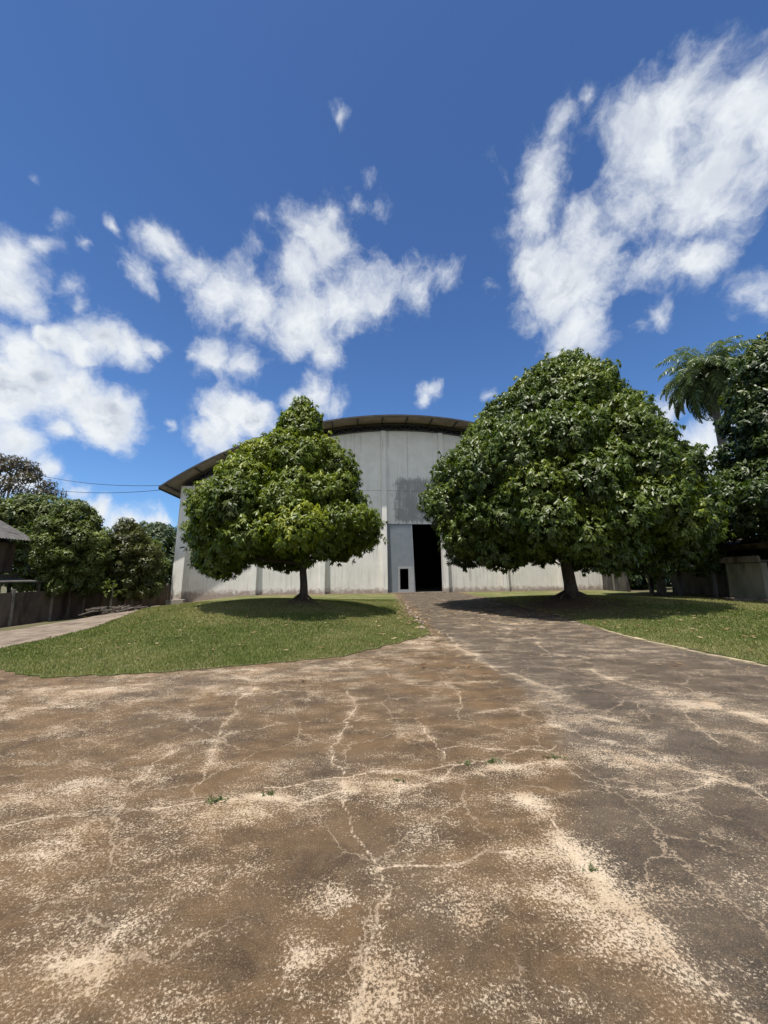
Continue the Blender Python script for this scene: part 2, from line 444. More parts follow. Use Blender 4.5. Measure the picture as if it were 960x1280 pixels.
def hgt(x, y):
    x = np.asarray(x, float)
    y = np.asarray(y, float)
    v = .56*np.exp(-((x+5.5)/4.6)**2-((y-17.5)/6.)**2)*ssf(1.1, -2., x)
    v = v + .40*np.exp(-((x-11.)/4.5)**2-((y-20)/6.)**2)*ssf(5., 9., x)
    v = v - .90*ssf(-11, -21, x)*ssf(5, 16, y)
    v = v + .20*np.exp(-((x+3.45)**2+(y-16.5)**2)/.8)
    v = v + .20*np.exp(-((x-9.0)**2+(y-19.0)**2)/1.4)
    return v


def H(x, y):
    return float(hgt(x, y))


def mesh_obj(name, verts, faces, mat, parent=None, smooth=False, attrs=None):
    me = bpy.data.meshes.new(name)
    V = np.asarray(verts, dtype=np.float32).reshape(-1, 3)
    if isinstance(faces, np.ndarray):
        k = faces.shape[1]
        me.vertices.add(len(V))
        me.vertices.foreach_set('co', V.ravel())
        me.loops.add(faces.size)
        me.loops.foreach_set('vertex_index', faces.astype(np.int32).ravel())
        me.polygons.add(len(faces))
        me.polygons.foreach_set('loop_start', np.arange(0, faces.size, k, dtype=np.int32))
        me.update(calc_edges=True)
    else:
        me.from_pydata([tuple(v) for v in V.tolist()], [], faces)
        me.update()
    if attrs:
        for an, av in attrs.items():
            a = me.attributes.new(an, 'FLOAT', 'POINT')
            a.data.foreach_set('value', np.asarray(av, dtype=np.float32))
    if smooth:
        me.polygons.foreach_set('use_smooth', np.ones(len(me.polygons), dtype=bool))
    me.materials.append(mat)
    o = bpy.data.objects.new(name, me)
    COL.objects.link(o)
    if parent is not None:
        o.parent = parent
    return o


def tag(o, label=None, cat=None, group=None, kind=None):
    if label:
        o['label'] = label
    if cat:
        o['category'] = cat
    if group:
        o['group'] = group
    if kind:
        o['kind'] = kind
    return o


def empty(name, loc=(0, 0, 0), rz=0.0):
    o = bpy.data.objects.new(name, None)
    o.location = loc
    o.rotation_euler = (0, 0, rz)
    o.empty_display_size = 0.3
    COL.objects.link(o)
    return o


class MB:
    def __init__(self):
        self.v, self.f = [], []

    def add(self, vs, fs):
        k = len(self.v)
        self.v += [tuple(p) for p in vs]
        self.f += [tuple(i+k for i in f) for f in fs]

    def box(self, x0, x1, y0, y1, z0, z1):
        self.add([(x0, y0, z0), (x1, y0, z0), (x1, y1, z0), (x0, y1, z0), (x0, y0, z1), (x1, y0, z1), (x1, y1, z1), (x0, y1, z1)],
                 [(0, 3, 2, 1), (4, 5, 6, 7), (0, 1, 5, 4), (1, 2, 6, 5), (2, 3, 7, 6), (3, 0, 4, 7)])

    def hexa(self, pts):
        """eight corners: bottom ring then top ring"""
        self.add(pts, [(0, 3, 2, 1), (4, 5, 6, 7), (0, 1, 5, 4), (1, 2, 6, 5), (2, 3, 7, 6), (3, 0, 4, 7)])

    def bar(self, a, b, w, h=None):
        a, b = Vector(a), Vector(b)
        h = h or w
        d = (b-a).normalized()
        up = Vector((0, 0, 1)) if abs(d.z) < 0.95 else Vector((0, 1, 0))
        s = d.cross(up).normalized()*(w/2)
        u = s.cross(d).normalized()*(h/2)
        self.hexa([a-s-u, a+s-u, b+s-u, b-s-u, a-s+u, a+s+u, b+s+u, b-s+u])

    def tube(self, pts, rad, n=8, wob=0.0):
        pts = [Vector(p) for p in pts]
        k = len(self.v)
        for i, p in enumerate(pts):
            d = (pts[min(i+1, len(pts)-1)]-pts[max(i-1, 0)]).normalized()
            ref = Vector((1, 0, 0)) if abs(d.x) < 0.8 else Vector((0, 1, 0))
            s = d.cross(ref).normalized()
            t = d.cross(s).normalized()
            for j in range(n):
                a = 2*PI*j/n
                r = rad[i]*(1+wob*math.sin(3*a+i*0.7)+wob*0.6*math.sin(5*a-i*1.3))
                self.v.append(tuple(p+s*(math.cos(a)*r)+t*(math.sin(a)*r)))
        for i in range(len(pts)-1):
            for j in range(n):
                a, b_ = k+i*n+j, k+i*n+(j+1) % n
                self.f.append((a, b_, b_+n, a+n))
        self.f.append(tuple(k+j for j in reversed(range(n))))
        self.f.append(tuple(k+(len(pts)-1)*n+j for j in range(n)))

    def prism(self, outline, y0, y1):
        """outline of (s, z) in the local x-z plane, extruded from y0 to y1"""
        n = len(outline)
        vs = [(a, y0, z) for a, z in outline]+[(a, y1, z) for a, z in outline]
        fs = [tuple(range(n)), tuple(reversed(range(n, 2*n)))]
        fs += [(i, i+n, (i+1) % n+n, (i+1) % n) for i in range(n)]
        self.add(vs, fs)

    def build(self, name, mat, parent=None, smooth=False, bevel=0.0):
        o = mesh_obj(name, self.v, self.f, mat, parent, smooth)
        bm = bmesh.new()
        bm.from_mesh(o.data)
        bmesh.ops.recalc_face_normals(bm, faces=bm.faces)
        bm.to_mesh(o.data)
        bm.free()
        if bevel:
            md = o.modifiers.new('bevel', 'BEVEL')
            md.width = bevel
            md.segments = 2
            md.limit_method = 'ANGLE'
        return o


def in_poly(px, py, poly):
    px = np.asarray(px)
    py = np.asarray(py)
    ins = np.zeros(px.shape, bool)
    n = len(poly)
    for i in range(n):
        x0, y0 = poly[i]
        x1, y1 = poly[(i+1) % n]
        if y0 == y1:
            continue
        c = ((y0 > py) != (y1 > py)) & (px < (x1-x0)*(py-y0)/(y1-y0)+x0)
        ins ^= c
    return ins


def wavy(poly, step, amp, seed):
    r = np.random.default_rng(seed)
    out = []
    n = len(poly)
    for i in range(n):
        a, b = np.array(poly[i]), np.array(poly[(i+1) % n])
        L = np.linalg.norm(b-a)
        k = max(1, int(L/step))
        nrm = np.array([-(b-a)[1], (b-a)[0]])/max(L, 1e-6)
        for j in range(k):
            t = j/k
            w = amp*r.normal()*(0 if j == 0 else 1)
            out.append(tuple(a+(b-a)*t+nrm*w))
    return out


def sheet(name, poly, spacing, dz, mat, skirt=0.08, attr_fn=None, seed=1):
    r = np.random.default_rng(seed)
    P = np.array(poly)
    xs = np.arange(P[:, 0].min(), P[:, 0].max(), spacing)
    ys = np.arange(P[:, 1].min(), P[:, 1].max(), spacing)
    gx, gy = np.meshgrid(xs, ys)
    gx = (gx+r.uniform(-.2, .2, gx.shape)*spacing).ravel()
    gy = (gy+r.uniform(-.2, .2, gy.shape)*spacing).ravel()
    k = in_poly(gx, gy, poly)
    pts = [Vector(p) for p in poly]+[Vector((a, b)) for a, b in zip(gx[k], gy[k])]
    n = len(poly)
    res = delaunay_2d_cdt(pts, [(i, (i+1) % n) for i in range(n)], [], 1, 1e-4)
    v2, ed, fs = res[0], res[1], res[2]
    X = np.array([p[0] for p in v2])
    Y = np.array([p[1] for p in v2])
    Z = hgt(X, Y)+dz
    V = np.stack([X, Y, Z], 1).tolist()
    F = [tuple(f) for f in fs]
    cnt = {}
    for f in F:
        for a, b in zip(f, f[1:]+f[:1]):
            cnt[(a, b)] = 1
    low = {}
    for (a, b) in list(cnt):
        if (b, a) not in cnt:
            for q in (a, b):
                if q not in low:
                    low[q] = len(V)
                    V.append([V[q][0], V[q][1], V[q][2]-skirt])
            F.append((b, a, low[a], low[b]))
    V = np.array(V)
    at = {kk: vv for kk, vv in attr_fn(V[:, 0], V[:, 1]).items()} if attr_fn else None
    return mesh_obj(name, V, F, mat, None, False, at)


# ------------------------------------------------------------------ ground sheet to the horizon
def axis(lo, hi, step, far):
    a = list(np.arange(lo, hi+1e-6, step))
    s, p = step*1.5, hi
    while p < far:
        p += s
        s *= 1.35
        a.append(p)
    s, p = step*1.5, lo
    while p > -far:
        p -= s
        s *= 1.35
        a.insert(0, p)
    return np.array(a)


def grid_faces(nx, ny):
    i, j = np.meshgrid(np.arange(nx-1), np.arange(ny-1))
    a = (j*nx+i).ravel()
    return np.stack([a, a+1, a+1+nx, a+nx], 1)


gxs, gys = axis(-34, 34, 0.6, 2500), axis(-8, 60, 0.6, 2500)
GX, GY = np.meshgrid(gxs, gys)
gz = hgt(GX, GY)-0.07
tag(mesh_obj('ground', np.stack([GX.ravel(), GY.ravel(), gz.ravel()], 1), grid_faces(len(gxs), len(gys)), MAT['soil'], None, True), kind='structure')

# cracks and worn patches of the concrete apron, in metres on the ground
CRACKS = [
    [(-4.2,2.35),(-3.3,2.66),(-2.60,2.88),(-2.37,2.99),(-2.04,3.07),(-1.38,3.15),(-0.93,3.21),(-0.39,3.27),(-0.02,3.29),(0.47,3.46),(1.12,3.65),(1.50,3.71)],
    [(-0.97,3.34),(-0.42,3.48),(-0.02,3.56),(0.57,3.68),(1.03,3.68)],
    [(-1.70,4.34),(-1.42,4.50),(-1.20,4.66),(-0.67,4.74),(-0.03,4.74),(0.49,4.85),(1.13,4.94),(1.61,5.10),(1.70,4.69),(1.94,4.41),(2.05,4.15),(2.41,3.96),(2.58,3.51),(2.78,3.10)],
    [(-1.62,5.79),(-0.61,5.95),(-0.03,6.22),(0.88,6.14),(1.19,6.21),(1.83,6.28)],
    [(1.3,17.5),(1.35,15.1),(1.44,13.32),(1.69,10.75),(1.81,8.41),(1.88,7.15),(2.18,6.60),(2.41,5.92),(3.40,6.22)],
    [(-0.03,7.96),(1.61,8.26),(3.32,8.02)],
    [(3.67,7.93),(3.55,6.96),(3.51,6.30),(3.66,5.87),(3.92,5.60),(4.13,5.32),(4.23,4.58)],
    [(-0.55,5.94),(-0.40,5.01),(-0.43,4.63),(-0.48,4.27),(-0.49,3.87),(-0.36,3.57),(-0.33,3.27),(-0.26,2.97),(-0.14,2.65),(-0.07,2.52),(-0.03,2.40),(-0.06,2.22),(-0.09,2.03),(-0.10,1.86),(-0.14,1.72),(-0.2,1.4)],
    [(-0.07,2.47),(0.05,2.50),(0.16,2.50),(0.44,2.52),(0.75,2.60)],
    [(0.30,4.81),(0.40,4.39),(0.49,4.10),(0.52,3.77)],
    [(0.95,6.09),(1.00,5.52),(0.90,5.06)],
    [(0.55,3.99),(1.22,3.92),(1.64,4.03)],
    [(-2.07,6.29),(-1.96,5.36),(-1.84,4.67),(-1.72,4.24),(-1.59,3.74),(-1.51,3.40)],
    [(-2.05,3.98),(-2.10,3.75),(-2.09,3.36)],
    [(-1.28,2.10),(-1.30,1.97),(-1.46,1.94)],
    [(-1.30,1.97),(-1.19,1.86)],
    [(-0.43,4.63),(-0.02,4.32),(0.38,4.19)],
    [(3.79,5.03),(3.41,4.65),(3.30,4.32),(3.23,4.03)],
    [(1.04,3.14),(1.08,2.70),(1.14,2.44),(1.20,2.18),(1.25,1.94),(1.33,1.76),(1.5,1.3)],
    [(1.50,3.71),(1.59,3.40),(1.92,3.22),(2.63,3.38),(4.0,3.1)],
    [(1.3,17.5),(2.9,18.0),(6.4,17.2)], [(1.3,24.0),(4.0,24.3),(6.4,24.0)], [(3.6,8.0),(3.75,12.0),(3.5,18),(3.8,28)],
]
PATCH = [(-0.32,2.32,0.17,1.00),(-0.38,1.98,0.14,1.00),(-0.35,1.82,0.05,1.00),(-0.02,1.74,0.22,0.90),(-1.11,2.17,0.50,0.45),(-1.99,2.54,0.90,0.40),(-1.14,2.53,0.50,0.40),(0.46,2.24,0.22,0.60),(0.95,2.23,0.30,0.80),(1.12,2.06,0.30,0.90),(1.21,1.85,0.30,0.90),(1.00,2.63,0.35,0.70),(-0.92,3.17,0.50,0.60),(0.11,3.43,0.50,0.50),(-2.15,3.14,0.70,0.60),(-2.60,3.05,0.70,0.70),(0.94,3.61,0.50,0.50),(2.21,3.88,0.60,0.70),(2.46,3.72,0.50,0.60),(2.09,4.94,0.60,0.60),(4.00,5.17,0.90,0.70),(4.10,4.63,0.80,0.60),(0.92,9.59,1.20,0.90),(-0.60,7.26,1.20,0.60),(-2.17,6.77,1.20,0.80),(-1.99,5.88,0.50,0.80),(-3.40,6.13,1.20,0.60),(-4.44,5.78,1.20,0.80),(-4.93,5.45,1.00,0.60),(-3.58,4.39,0.80,0.50),(-2.16,3.42,0.50,0.60),(4.44,13.07,2.20,0.60),(4.81,17.14,2.50,0.50),(4.91,8.86,1.50,0.50),(3.96,9.97,1.20,0.40),(1.88,2.32,0.40,0.30),(-1.39,1.78,0.40,0.50),(-0.87,1.75,0.30,0.50),(0.89,3.04,0.30,0.50),(0.29,2.79,0.30,0.40)]
BANDS = [([(-4.2,2.4),(-2.5,3.0),(-0.9,3.25),(0.5,3.5),(1.5,3.72)], .13, .75),
         ([(1.81,8.41),(1.95,7.2),(2.2,6.4),(2.3,5.4),(2.5,4.9),(2.6,4.4),(2.5,3.8)], .22, .6),
         ([(1.04,3.14),(1.08,2.70),(1.14,2.44),(1.20,2.18),(1.28,1.80)], .16, .85),
         ([(3.5,7.0),(3.6,6.2),(4.0,5.4),(4.3,4.6)], .25, .5),
         ([(-4.6,6.2),(-3.4,6.35),(-2.3,6.9),(-0.8,7.6),(0.2,8.9),(1.2,10.6)], .35, .6)]


def seg_dist(X, Y, lines):
    D = np.full(X.shape, 9.0)
    for L in lines:
        for (ax, ay), (bx, by) in zip(L, L[1:]):
            dx, dy = bx-ax, by-ay
            t = np.clip(((X-ax)*dx+(Y-ay)*dy)/(dx*dx+dy*dy), 0, 1)
            D = np.minimum(D, np.hypot(X-ax-t*dx, Y-ay-t*dy))
    return D


def roughen(L, rng, depth=3):
    for d in range(depth):
        out = [L[0]]
        for a, b in zip(L, L[1:]):
            l = math.hypot(b[0]-a[0], b[1]-a[1])
            if l > 0.09:
                w = l*0.10*rng.normal()
                out.append(((a[0]+b[0])/2-(b[1]-a[1])/l*w, (a[1]+b[1])/2+(b[0]-a[0])/l*w))
            out.append(b)
        L = out
    return L


crng = np.random.default_rng(3)
RC = [roughen(L, crng) for L in CRACKS]
xs = np.concatenate([np.arange(-19, -8, 1.0), np.arange(-8, -3.2, .08), np.arange(-3.2, 3.6, .022), np.arange(3.6, 8, .07), np.arange(8, 21.1, 1.0)])
ys = np.concatenate([np.arange(-10, 0.8, 0.8), np.arange(.8, 1.4, .06), np.arange(1.4, 4.2, .020), np.arange(4.2, 6.6, .035), np.arange(6.6, 9.5, .06), np.arange(9.5, 14, .15), np.arange(14, 36, .5)])
AX, AY = np.meshgrid(xs, ys)
shp = AX.shape
AX, AY = AX.ravel(), AY.ravel()
crk = seg_dist(AX, AY, RC)
lig = np.zeros_like(AX)
for (px, py, pr, pw) in PATCH:
    lig = np.maximum(lig, pw*np.exp(-((AX-px)**2+((AY-py)*1.15)**2)/(pr*pr)*1.2))
for L, w, amp in BANDS:
    lig = np.maximum(lig, amp*np.exp(-(seg_dist(AX, AY, [L])/w)**2))
gline = np.interp(AY, [0, 1.7, 2.0, 2.7, 3.6, 5.9, 8.0, 11.5, 14, 36], [1.3, 1.22, 1.13, 1.05, 1.6, 1.95, 1.7, 1.5, 1.4, 1.3])
gry = ssf(-.12, .25, AX-gline)
F = grid_faces(shp[1], shp[0])
cx = AX[F].mean(1)
cy = AY[F].mean(1)
keep = ((cy < 6.6)) | ((cx > -9.0) & (cx < 8) & (cy < 11.6)) | ((cx > 0.2) & (cx < 7.2) & (cy < 36)) | ((cx < -9.0) & (cy < 9.2))
F = F[keep]
used = np.unique(F)
remap = np.full(len(AX), -1)
remap[used] = np.arange(len(used))
tag(mesh_obj('driveway', np.stack([AX, AY, hgt(AX, AY)], 1)[used], remap[F], MAT['concrete'], None, True,
             {'crack': crk[used], 'light': lig[used], 'grey': gry[used]}), kind='structure')

# side path running down to the back left
path_poly = wavy([(-9.0, 8.9), (-8.8, 10.3), (-8.9, 12.2), (-9.9, 15.0), (-12.6, 20.5), (-17.6, 29.5), (-21.0, 37.0), (-22, 48),
                  (-25, 48), (-24, 38), (-20.3, 30.0), (-14.8, 20.5), (-12.4, 16.6), (-11.9, 14.6), (-11.9, 12.8), (-12.0, 11.2), (-13.0, 9.15)], .4, .05, 4)
tag(sheet('path', path_poly, .5, .006, MAT['path'], .04), kind='structure')

# lawns
LAWN_L = wavy([(1.28, 11.06), (0.16, 9.53), (-0.84, 8.15), (-2.27, 7.52), (-3.87, 6.94), (-5.68, 6.66), (-7.03, 7.30), (-8.85, 9.19),
               (-8.75, 10.32), (-8.8, 12.05), (-9.8, 15.04), (-12.5, 20.5), (-17.5, 29.5), (-19.0, 33.5), (-18.0, 33.6), (1.05, 35.28),
               (1.05, 32.9), (1.10, 19.6), (1.25, 13.3)], .18, .035, 5)
LAWN_R = wavy([(6.45, 35.8), (6.42, 24), (6.55, 14.0), (6.32, 11.2), (6.35, 9.82), (6.60, 8.2), (6.75, 7.12), (9, 6.75), (14, 6.6), (20.0, 6.6),
               (20.1, 14), (20.2, 21), (20.3, 30), (20.4, 37.1)], .18, .03, 6)


def dirt_l(X, Y):
    fy = 35.35+.098*(X-2.15)
    d = 1.0*ssf(1.9, 0.2, fy-Y)
    d = np.maximum(d, .9*np.exp(-((X+3.45)**2+(Y-16.5)**2)/2.2))
    d = np.maximum(d, .40*ssf(24, 31, Y))
    d = np.maximum(d, .8*np.exp(-((X-1.0)/.45)**2)*ssf(13, 16, Y))
    d = np.maximum(d, .65*np.exp(-((X+14.5)/2.5)**2)*ssf(18, 24, Y))
    return {'dirt': d}


def dirt_r(X, Y):
    fy = 35.35+.098*(X-2.15)
    d = .8*ssf(1.9, 0.2, fy-Y)
    d = np.maximum(d, 1.0*np.exp(-((X-8.0)/3.4)**2-((Y-18.0)/5.5)**2))
    d = np.maximum(d, .5*np.exp(-((X-14)/3)**2-((Y-22)/3)**2))
    d = np.maximum(d, .8*np.exp(-((X-6.5)/.8)**2)*ssf(12, 15, Y))
    return {'dirt': d}


tag(sheet('lawn', LAWN_L, .35, .018, MAT['lawn'], .10, dirt_l, 2), kind='structure')
tag(sheet('lawn', LAWN_R, .35, .018, MAT['lawn'], .10, dirt_r, 3), kind='structure')


def blade_mesh(name, polys, dens, label, seed):
    r = np.random.default_rng(seed)
    PX, PY, DD = [], [], []
    for poly, dfn in polys:
        P = np.array(poly)
        x0, x1, y0, y1 = P[:, 0].min(), P[:, 0].max(), P[:, 1].min(), min(P[:, 1].max(), 26)
        n = int((x1-x0)*(y1-y0)*dens)
        x = r.uniform(x0, x1, n)
        y = r.uniform(y0, y1, n)
        dist = np.hypot(x, y)
        p = np.clip((8.0/dist)**1.6, 0.05, 1)
        k = (r.random(n) < p) & in_poly(x, y, poly) & (np.abs(x) < y*1.15+1)
        x, y = x[k], y[k]
        d = dfn(x, y)['dirt']
        k = r.random(len(x)) > d*1.05
        PX.append(x[k])
        PY.append(y[k])
    x, y = np.concatenate(PX), np.concatenate(PY)
    n = len(x)
    dist = np.hypot(x, y)
    z = hgt(x, y)+.013
    hh = r.uniform(.018, .048, n)*(1+.5*np.clip(dist/20, 0, 1))
    ww = r.uniform(.004, .008, n)*np.clip(dist/7, 1, 3)
    a = r.uniform(0, 2*PI, n)
    lean = r.uniform(0, .9, n)*hh
    la = r.uniform(0, 2*PI, n)
    B = np.stack([x, y, z], 1)
    W = np.stack([np.cos(a)*ww, np.sin(a)*ww, np.zeros(n)], 1)
    T = B+np.stack([np.cos(la)*lean, np.sin(la)*lean, hh], 1)
    V = np.stack([B-W, B+W, T], 1).reshape(-1, 3)
    Fa = np.arange(3*n).reshape(-1, 3)
    # patchy turf: smooth value noise at three scales
    blot = np.zeros(n)
    for cell, am in ((3.1, .5), (1.2, .3), (.45, .2)):
        gr_ = r.random((200, 200))
        u, v = x/cell+70, y/cell+20
        iu, iv = np.floor(u).astype(int), np.floor(v).astype(int)
        fu, fv = ssf(0, 1, u-iu), ssf(0, 1, v-iv)
        g_ = lambda i, j: gr_[(iu+i) % 200, (iv+j) % 200]
        blot += am*((g_(0, 0)*(1-fu)+g_(1, 0)*fu)*(1-fv)+(g_(0, 1)*(1-fu)+g_(1, 1)*fu)*fv)
    t = np.clip(r.normal(.42, .20, n)+(blot-.5)*.9+.14*ssf(11, 22, y), 0, 1)
    dry = r.random(n) < .07+.65*ssf(.42, .80, blot+.16*ssf(9, 16, y))
    t[dry] = r.uniform(.75, 1, dry.sum())
    o = mesh_obj(name, V, Fa, MAT['blades'], None, False, {'tint': np.repeat(t, 3)})
    tag(o, label, 'grass', None, 'stuff')
    return o


blade_mesh('grass', [(LAWN_L, dirt_l), (LAWN_R, dirt_r)], 2600, 'short mown green grass covering both lawns beside the driveway', 11)

# pale edging strip between driveway and right lawn
kb = MB()
kr = np.random.default_rng(8)
kp = [(6.50, 12.6), (6.30, 11.2), (6.26, 9.82), (6.40, 8.5), (6.52, 7.6), (6.62, 7.0)]
ky = 12.6
while ky > 7.0:
    L_ = kr.uniform(.25, .7)
    y1 = max(7.0, ky-L_)
    xa = np.interp(-ky, [-q_[1] for q_ in kp], [q_[0] for q_ in kp])+kr.normal(0, .012)
    xb = np.interp(-y1, [-q_[1] for q_ in kp], [q_[0] for q_ in kp])+kr.normal(0, .012)
    w0, w1, t_ = kr.uniform(-.07, -.03), kr.uniform(.03, .09), kr.uniform(.008, .032)
    kb.hexa([(xa+w0, ky, -.03), (xa+w1, ky, -.03), (xb+w1, y1+.012, -.03), (xb+w0, y1+.012, -.03),
             (xa+w0+.01, ky-.01, t_), (xa+w1, ky-.01, t_), (xb+w1, y1+.02, t_+.004), (xb+w0+.01, y1+.02, t_+.004)])
    ky = y1
tag(kb.build('kerb', MAT['kerb']), kind='structure')

# fallen leaves scattered on lawns and driveway
def litter():
    r = np.random.default_rng(21)
    pts = []
    for (cx_, cy_, sx, sy, n) in [(-3.4, 15.5, 3.2, 2.8, 260), (-4.5, 11, 4.0, 2.2, 130), (6.0, 16.5, 2.2, 3.0, 900), (9.0, 18, 4, 3, 500), (1.1, 15, .35, 3.5, 330), (13, 14, 4, 4, 130), (3.6, 15, 2.0, 6, 120), (2.0, 7, 3, 4, 60), (-12, 21, 3, 3, 60)]:
        pts.append(np.stack([r.normal(cx_, sx, n), r.normal(cy_, sy, n)], 1))
    P = np.concatenate(pts)
    P = P[(P[:, 1] > 6.3) & (P[:, 1] < 33) & (P[:, 0] > -16) & (P[:, 0] < 20)]
    n = len(P)
    L = r.uniform(.05, .11, n)
    a = r.uniform(0, 2*PI, n)
    tl = r.uniform(-.4, .4, n)
    d = np.stack([np.cos(a), np.sin(a), tl*.5], 1)*L[:, None]
    w = np.stack([-np.sin(a), np.cos(a), r.uniform(-.5, .5, n)], 1)*(L*.24)[:, None]
    z = hgt(P[:, 0], P[:, 1])+.055
    on_drive = (P[:, 0] > 1.2) & (P[:, 0] < 6.4) | (P[:, 1] < 6.5)
    z[on_drive] -= .04
    c = np.stack([P[:, 0], P[:, 1], z], 1)
    V = np.stack([c-d, c+w, c+d, c-w], 1).reshape(-1, 3)
    t = np.repeat(r.random(n), 4)
    tag(mesh_obj('leaf_litter', V, np.arange(4*n).reshape(-1, 4), MAT['litter'], None, False, {'tint': t}),
        'dry brown and straw coloured fallen leaves scattered on grass and concrete', 'fallen leaves', None, 'stuff')


litter()


# ------------------------------------------------------------------ warehouse
BX, BY = 2.15, 35.41
BANG = math.atan(.098)
CA = math.cos(BANG)
wh = tag(empty('warehouse', (BX, BY, 0), BANG),
         'large white rendered warehouse with arched roof, tall grey gate and mould stains', 'warehouse')
RR = 35.9
HALF = 21.35


def zr(s):
    return 16.20-(RR-math.sqrt(RR*RR-s*s))


def arc(s0, s1, off, n=60):
    return [(s0+(s1-s0)*i/n, zr(s0+(s1-s0)*i/n)-off) for i in range(n+1)]


cols = [(-17.5-BX)/CA, (-11.35-BX)/CA, (-5.5-BX)/CA, (0.0-BX)/CA, (5.52-BX)/CA, (11.1-BX)/CA, (16.6-BX)/CA, (21.75-BX)/CA]
S0, S1 = cols[0]-.25, cols[-1]+.25
g0, g1 = cols[3]+.22, cols[4]-.22
GT = 6.27
w = MB()
top = arc(S0, S1, .86)
outline = [(S0, -1.3), (g0, -1.3), (g0, GT), (g1, GT), (g1, -1.3), (S1, -1.3)]+list(reversed(top))
w.prism(outline, 0.0, .22)
w.build('front_wall', MAT['wall'], wh)
for s in (S0, S1-.22):
    q = MB()
    q.box(s, s+.22, .223, 42, -1.3, zr(s if s < 0 else S1)-.30)
    q.build('side_wall', MAT['pilaster'], wh)
q = MB()
q.prism([(S0, -1.3), (S1, -1.3)]+list(reversed(arc(S0, S1, .20))), 42.003, 42.22)
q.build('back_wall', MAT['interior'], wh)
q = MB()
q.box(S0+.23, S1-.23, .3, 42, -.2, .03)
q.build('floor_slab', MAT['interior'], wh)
for i, s in enumerate(cols):
    corner = i in (0, 7)
    wd = .86 if corner else .44
    pb, pt = (.95, .30) if corner else (.62, .16)
    zt = zr(s)-(.72 if corner else .865)
    if corner:
        zt = 9.58 if i == 0 else zr(s)-.75
    z0 = -1.25
    q = MB()
    x0, x1 = s-wd/2, s+wd/2
    pz = pb+(pb-pt)*1.25/zt*0
    q.hexa([(x0, -pb, z0), (x1, -pb, z0), (x1, -.003, z0), (x0, -.003, z0), (x0, -pt, zt), (x1, -pt, zt), (x1, -.003, zt), (x0, -.003, zt)])
    q.build('pilaster', MAT['pilaster'], wh, bevel=.015)
q = MB()
q.hexa([(S0-.42, -1.12, -1.3), (S0+1.0, -1.12, -1.3), (S0+1.0, .2, -1.3), (S0-.42, .2, -1.3), (S0-.40, -1.10, -.24), (S0+.95, -1.10, -.20), (S0+.95, .2, -.20), (S0-.40, .2, -.24)])
q.build('plinth', MAT['plinth'], wh, bevel=.03)
q = MB()
q.box(g0-.1, g1+.1, -.75, .28, -.2, .045)
q.build('threshold', MAT['path'], wh)

# roof: thin curved sheet with front overhang, corrugated edge hidden by trim
q = MB()
N = 72
ring = []
for yy in (-1.75, 43.2):
    for off in (0.0, .075):
        ring.append([(a, yy, z) for a, z in arc(-HALF, HALF, off, N)])
vs = sum(ring, [])
m_ = N+1
fs = []
for i in range(N):
    fs.append((i, i+1, 2*m_+i+1, 2*m_+i))
    fs.append((m_+i+1, m_+i, 3*m_+i, 3*m_+i+1))
    fs.append((i+1, i, m_+i, m_+i+1))
    fs.append((2*m_+i, 2*m_+i+1, 3*m_+i+1, 3*m_+i))
fs.append((0, 2*m_, 3*m_, m_))
fs.append((N, m_+N, 3*m_+N, 2*m_+N))
q.add(vs, fs)
roof = q.build('roof', MAT['roof_sheet'], wh)
q = MB()
for a, b_ in zip(arc(-HALF-.03, HALF+.03, -.03, N), arc(-HALF-.03, HALF+.03, -.03, N)[1:]):
    q.hexa([(a[0], -1.83, a[1]-.17), (b_[0], -1.83, b_[1]-.17), (b_[0], -1.754, b_[1]-.17), (a[0], -1.754, a[1]-.17),
            (a[0], -1.83, a[1]), (b_[0], -1.83, b_[1]), (b_[0], -1.754, b_[1]), (a[0], -1.754, a[1])])
q.build('edge_trim', MAT['edge_trim'], roof)
q = MB()
q.box(-HALF-.06, -HALF-.004, -1.75, 43.2, zr(HALF)-.22, zr(HALF)+.02)
q.build('eave_trim', MAT['edge_trim'], roof)
q = MB()
q.box(HALF+.004, HALF+.06, -1.75, 43.2, zr(HALF)-.22, zr(HALF)+.02)
q.build('eave_trim', MAT['edge_trim'], roof)
for k in range(19):
    s = -20.9+41.8*k/18
    sl = math.asin(s/RR)
    q = MB()
    c = Vector((s, 0, zr(s)-.17))
    tx = Vector((math.cos(sl), 0, -math.sin(sl)))*.035
    nz = Vector((math.sin(sl), 0, math.cos(sl)))*.085
    A, B = Vector((0, -1.73, 0)), Vector((0, 42.0, 0))
    q.hexa([c+A-tx-nz, c+A+tx-nz, c+B+tx-nz, c+B-tx-nz, c+A-tx+nz, c+A+tx+nz, c+B+tx+nz, c+B-tx+nz])
    q.build('purlin', MAT['steel'], roof)
